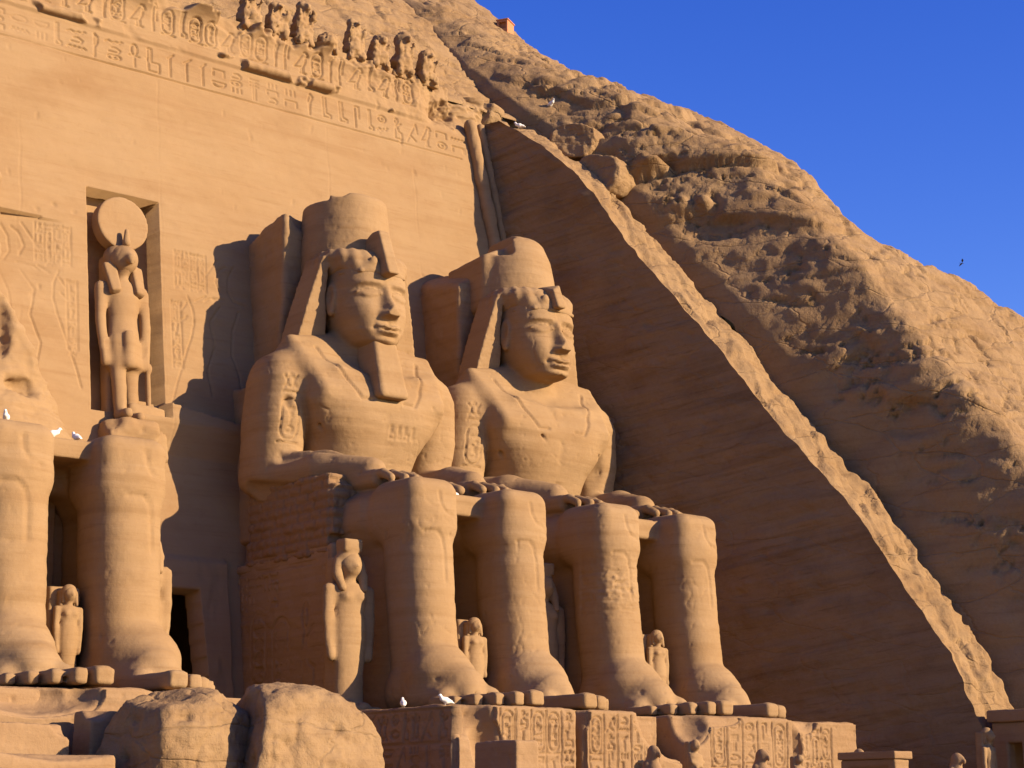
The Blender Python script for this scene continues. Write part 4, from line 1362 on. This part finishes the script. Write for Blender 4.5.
pedestal('flat-topped end block of the pedestals, against the shaded wall', 10.2, 13.6, -12.3, TZ, -.05,
         [(10.9, -12.5, -.1, (.5, .5, .4)), (10.3, -12.4, -1.0, (.3, .4, 1.0))], 17., fr)
fr = glyph_columns(3.6, 6.2, .6, 2.2, .65, r)
pedestal('battered low pedestal under the ruined colossus at the left edge', -19.6, -11.0, -12.3, TZ, -.04,
         [(-18.3, -12.6, -.3, (1.6, 1.6, .55)), (-16.9, -12.8, -.2, (.5, 1.2, .5)), (-14.0, -12.8, -.3, (1.2, 1.2, .6)), (-11.2, -12.4, .1, (1.5, 2.4, .7))], 23., fr)

# ------------------------------------------------------------------ terrace: fallen rocks, low walls, altar, chapel, statuettes
def boulder(label, loc, size, seed, planes, group='fallen rocks on the terrace', rz=0):
    a, b, c = size
    F = Field((-a - .4, -b - .4, -.4), (a + .4, b + .4, c + .5), .07)
    F.ell((0, 0, c * .42), (a, b, c * .58), .1)
    F.box((-a * .8, -b * .74, -.2), (a * .8, b * .74, c * .72), .35, .5)
    for p, n_ in planes:
        F.plane((p[0] * a, p[1] * b, p[2] * c), n_, .12)
    v, f = F.mesh()
    v = weather(v, f, .22, .05, 1.8, .14, seed)
    v = weather(v, f, .016, .015, .5, .05, seed + 5)
    n = normals_of(v, f)
    v = v + n * (.06 * (.3 - np.abs(fbm(v * .9 + seed, 4))))[:, None]
    o = link_mesh('fallen_boulder', v, f, M_cliff)
    o.location = loc
    o.rotation_euler.z = rz
    return tag(o, label, 'boulder', group)


boulder('big fallen boulder with a dark smooth left face, left of its neighbour before the doorway', (-16.0, -15.6, TZ - .15), (2.2, 1.7, 3.35), 3.,
        [((-.62, 0, .5), (-1, -.1, .15)), ((0, 0, .92), (-.25, -.2, 1)), ((.7, -.6, .5), (.6, -.8, .1))])
boulder('widest fallen boulder with a rounded lit back and hollow left flank, below the masonry support', (-13.3, -16.4, TZ - .15), (2.75, 2.0, 3.42), 9.,
        [((-.55, -.3, .5), (-1, .25, .25)), ((.5, 0, .9), (.62, -.15, .9)), ((0, -.8, .4), (.1, -1, .25))])
boulder('small low fallen rock at the foot of the ruined pedestal, bottom left corner', (-19.3, -16.6, TZ - .1), (1.7, 1.2, 1.2), 14.,
        [((0, 0, .7), (-.2, -.2, 1)), ((-.6, 0, .4), (-1, 0, .3))])


def stone_block(name, label, cat, lo, hi, mat, seed, cuts=(), group=None, capped=False):
    F = Field([q - .35 for q in lo], [q + .35 for q in hi], .06)
    F.box(lo, hi, .05, 0)
    for c, r_ in cuts:
        F.ell(c, r_, .1, 'sub')
    o = sculpt(name, F, mat, None, .03, .02, .7, .05, seed)
    return tag(o, label, cat, group)


GB = 'squared stone blocks on the terrace'
stone_block('stone_block', 'plain squared block with lit front standing before the broken pedestal corner', 'stone block', (-6.05, -16.9, TZ), (-5.2, -15.0, -1.3), M_ped, 31., (), GB)
stone_block('stone_block', 'low worn block stepping up to the ruined pedestal, nearer its left end', 'stone block', (-21.5, -14.4, TZ), (-18.3, -12.9, -1.15), M_ped, 32., (((-18.2, -14.4, -1.1), (.6, .5, .4)),), GB)
stone_block('stone_block', 'squared block with a sharp shadowed left side, right of the low worn block', 'stone block', (-17.5, -13.9, TZ), (-15.6, -12.9, -.75), M_ped, 33., (((-17.4, -13.9, -.7), (.4, .5, .3)),), GB)
stone_block('stone_block', 'long flat slab along the bottom left edge below the stepped blocks', 'stone block', (-23.0, -16.3, TZ), (-18.0, -14.6, -1.95), M_ped, 34., (((-19.5, -16.3, -1.9), (1.2, .4, .2)),), GB)

t = thing('stone_altar', 'low stone altar with a sunk dark side panel and a cornice, right of the pedestals', 'altar', (10.6, -15.6, TZ))
F = Field((-.9, -1.7, -.1), (1.0, 1.6, 1.95), .05)
F.box((-.38, -1.2, 0), (.38, 1.15, 1.8), .03, 0)
F.box((-.6, -.9, .3), (-.30, .85, 1.55), .02, .02, 'sub')
sculpt('block', F, M_ped, t, .015, .01, .6, .03, 5.)
F = Field((-.9, -1.7, 1.6), (1.0, 1.6, 2.2), .045)
F.box((-.46, -1.28, 1.8), (.46, 1.23, 2.06), .03, 0)
sculpt('cornice', F, M_ped, t, .015, .01, .6, .03, 6.)

t = thing('stone_chapel', 'small stone chapel with a doorway and flat cornice at the bottom right edge', 'chapel', (21.3, -15.4, TZ))
t.scale = (.85, .6, 1.02)
F = Field((-2.6, -2.9, -.1), (2.6, 2.9, 3.5), .08)
F.box((-2.25, -2.5, 0), (2.25, 2.5, 3.3), .04, 0)
F.box((-1.7, -2.0, .1), (1.8, 2.0, 2.9), .04, .02, 'sub')
F.box((-2.6, .35, .1), (-1.2, 1.35, 2.55), .03, .02, 'sub')
F.box((-1.55, -2.9, .3), (-.3, -1.2, 2.6), .03, .02, 'sub')  # unseen second opening, added to let sunlight into the chapel
sculpt('wall', F, M_ped, t, .02, .02, 1, .03, 7.)
F = Field((-2.9, -3.1, 3.2), (2.9, 3.1, 4.1), .07)
F.box((-2.42, -2.68, 3.3), (2.42, 2.68, 3.75), .05, 0)
sculpt('cornice', F, M_ped, t, .02, .02, 1, .05, 8.)

# falcon statuettes along the terrace
F = Field((-.6, -.8, .25), (.6, .9, 2.3), .04)
F.chain([(0, .12, .75), (0, -.05, 1.25), (0, -.02, 1.6)], [.30, .37, .27], .1)
F.chain([(0, .3, 1.2), (0, .5, .6), (0, .55, .4)], [.26, .2, .12], .1)
for sx in (1, -1):
    F.cone((sx * .16, -.02, .8), (sx * .16, -.12, .4), .17, .12, .08)
    F.cone((sx * .16, -.12, .38), (sx * .16, -.36, .36), .10, .07, .05)
    F.chain([(sx * .27, .05, 1.5), (sx * .30, .25, 1.0), (sx * .16, .5, .5)], [.14, .15, .08], .06)
F.ell((0, -.1, 1.88), (.24, .27, .24), .08)
F.chain([(0, -.32, 1.9), (0, -.42, 1.82), (0, -.41, 1.73)], [.10, .06, .03], .05)
t = thing('falcon_statuette', 'carved falcon on a plinth before the pedestal shoulder, leftmost of the falcons', 'statue', (1.75, -14.1, TZ), 0, 'stone falcons along the terrace')
t.scale = (.72, .85, 1.0)
fa = t
sculpt('body', F, M_ped, t, .012, .008, .5, .02, 2.)
F = Field((-.6, -.8, -.1), (.6, .9, .5), .04)
F.box((-.42, -.55, 0), (.42, .72, .38), .04, 0)
sculpt('plinth', F, M_ped, t, .012, .008, .5, .02, 3.)
for x, y, sc_, rz, lab in ((6.75, -14.0, 1.0, .1, 'carved falcon on a plinth before the rightmost colossus pedestal'),
                          (11.75, -13.9, 1.06, -.2, 'carved falcon partly behind the stone altar, against the end block'),
                          (15.7, -15.0, 1.02, .15, 'carved falcon against the shaded rock wall, rightmost of the falcons')):
    c = copy_tree(fa)
    c.location = (x, y, TZ)
    c.rotation_euler.z = rz
    c.scale = (.74 * sc_, .85 * sc_, sc_)
    c['label'] = lab
m1 = standing('mummiform_figure', 'wrapped king figure standing in the gap between the pedestals', 'statue', (3.75, -14.0, TZ), 2.45, 'mummy', 0, 'standing figures on the terrace', False, 4.)
m2 = copy_tree(m1)
m2.location = (8.75, -13.9, TZ)
m2.scale = (.9, .9, .84)
m2['label'] = 'wrapped king figure standing before the joint of the flat end block'
standing('king_figure', 'standing king figure at the foot of the side wall, beside the chapel', 'statue', (18.2, -14.6, TZ), 3.2, 'prince', .2, 'standing figures on the terrace', False, 14.)

# ------------------------------------------------------------------ rocks by the crevice, hut, birds
GR = 'loose rock blocks along the crevice'
for q, (lab, loc, size, rz) in enumerate((
        ('squat rock block at the upper end of the crevice, nearest the corner moulding', (11.0, 6.4, 28.2), (.9, .9, 1.3), .3),
        ('dark flat-sided rock block jutting over the crevice below the upper pigeons', (13.9, 3.1, 26.4), (1.2, 1.2, 1.7), .5),
        ('largest tilted rock block beside the crevice, above a narrow shadowed gap', (14.3, 1.6, 24.3), (1.5, 1.3, 1.9), .2))):
    loc = (loc[0] + .3, loc[1] + .35, loc[2] - .35)
    boulder(lab, loc, size, 60. + q * 7, [((-.6, 0, .5), (-1, -.15, .1)), ((0, 0, .85), (.1, -.3, 1))], GR, rz)

t = thing('brick_hut', 'small orange brick hut with a dark open side on the hilltop skyline', 'hut', (17.75, 13.0, 36.55), .5)
t.scale = (.6, .6, .6)
F = Field((-.9, -.7, -.8), (.9, .7, .8), .03)
F.box((-.75, -.5, -.75), (.75, .5, .45), .02, 0)
F.box((-.9, -.32, -.3), (-.45, .32, .3), .02, .01, 'sub')
sculpt('wall', F, M_hut, t, .01, .0, .4, .02, 1.)
F = Field((-1.0, -.8, .4), (1.0, .8, .7), .03)
F.box((-.82, -.58, .45), (.82, .58, .56), .02, 0)
sculpt('roof', F, M_hut, t, .01, .0, .4, .02, 2.)

F = Field((-.14, -.3, -.02), (.14, .26, .32), .014)
F.chain([(0, .16, .10), (0, .02, .13), (0, -.1, .17)], [.05, .085, .065], .03)
F.chain([(0, -.1, .17), (0, -.15, .25)], [.05, .042], .02)
F.ell((0, -.16, .265), (.038, .046, .04), .01)
F.chain([(0, -.2, .262), (0, -.235, .25)], [.014, .006], .01)
F.chain([(0, .14, .10), (0, .25, .06)], [.04, .03], .02, sq=(1.4, 1, .6))
for sx in (.03, -.03):
    F.chain([(sx, -.02, .08), (sx, -.02, 0)], [.012, .01], .01)
v, f = F.mesh()
pig = link_mesh('pigeon', v, f, M_white)
bpy.context.view_layer.update()
dg = bpy.context.evaluated_depsgraph_get()
for q, (x, y, z, lab) in enumerate((
        (13.97, 4.95, 30.2, 'white pigeon on the cliff, topmost of the three by the crevice'),
        (13.59, 4.51, 28.6, 'white pigeon on a cliff block, middle of the three by the crevice'),
        (11.6, 4.4, 27.2, 'white pigeon on the ledge top, lowest of the three by the crevice'),
        (-17.2, -7.0, 7.9, 'white pigeon on the ruined knee, at the left edge'),
        (-15.5, -6.6, 7.9, 'white pigeon on the slab between the ruined knees, left of a second one'),
        (-14.7, -6.5, 7.9, 'white pigeon on the slab between the ruined knees, right of the other'),
        (.45, -5.6, 8.4, 'white pigeon on the kilt slab between the bearded colossus hands'),
        (-.35, -5.9, 8.4, 'white pigeon beside a hand of the bearded colossus, on its knee slab'),
        (-4.5, -9.4, .3, 'white pigeon on the pedestal edge beside the tall queen'),
        (-4.5, -11.6, .3, 'white pigeon at the broken corner of the pedestal, before the toes'),
        (4.6, -10.4, .3, 'white pigeon on the worn pedestal shoulder between two feet'))):
    p_ = pig if q == 0 else pig.copy()
    if q:
        C.objects.link(p_)
    hit = S.ray_cast(dg, Vector((x, y, z + .8)), Vector((0, 0, -1)), distance=6)
    p_.location = (x, y, (hit[1].z if hit[0] else z) - .01)
    p_.rotation_euler = (0, 0, q * 1.9)
    p_.scale = (1.15, 1.15, 1.15)
    tag(p_, lab, 'pigeon', 'white pigeons perched on the stone')
bv = [(0, -.25, 0), (.05, -.05, .03), (0, .3, 0), (-.05, -.05, .03), (0, 0, -.05), (.35, -.1, .16), (.75, .12, .08), (.3, .12, .12), (-.35, -.1, .16), (-.75, .12, .08), (-.3, .12, .12)]
bf = [(0, 1, 3), (1, 2, 3), (0, 4, 1), (0, 3, 4), (1, 4, 2), (3, 2, 4), (1, 5, 7), (5, 6, 7), (3, 10, 8), (8, 10, 9)]
fb = link_mesh('flying_bird', bv, bf, M_darkbird, None, False)
fb.scale = (.6, .6, .6)
fb.location = (50.9, 10, 29.4)
fb.rotation_euler = (.2, .3, .9)
tag(fb, 'tiny dark bird flying in the blue sky right of the hill', 'bird')
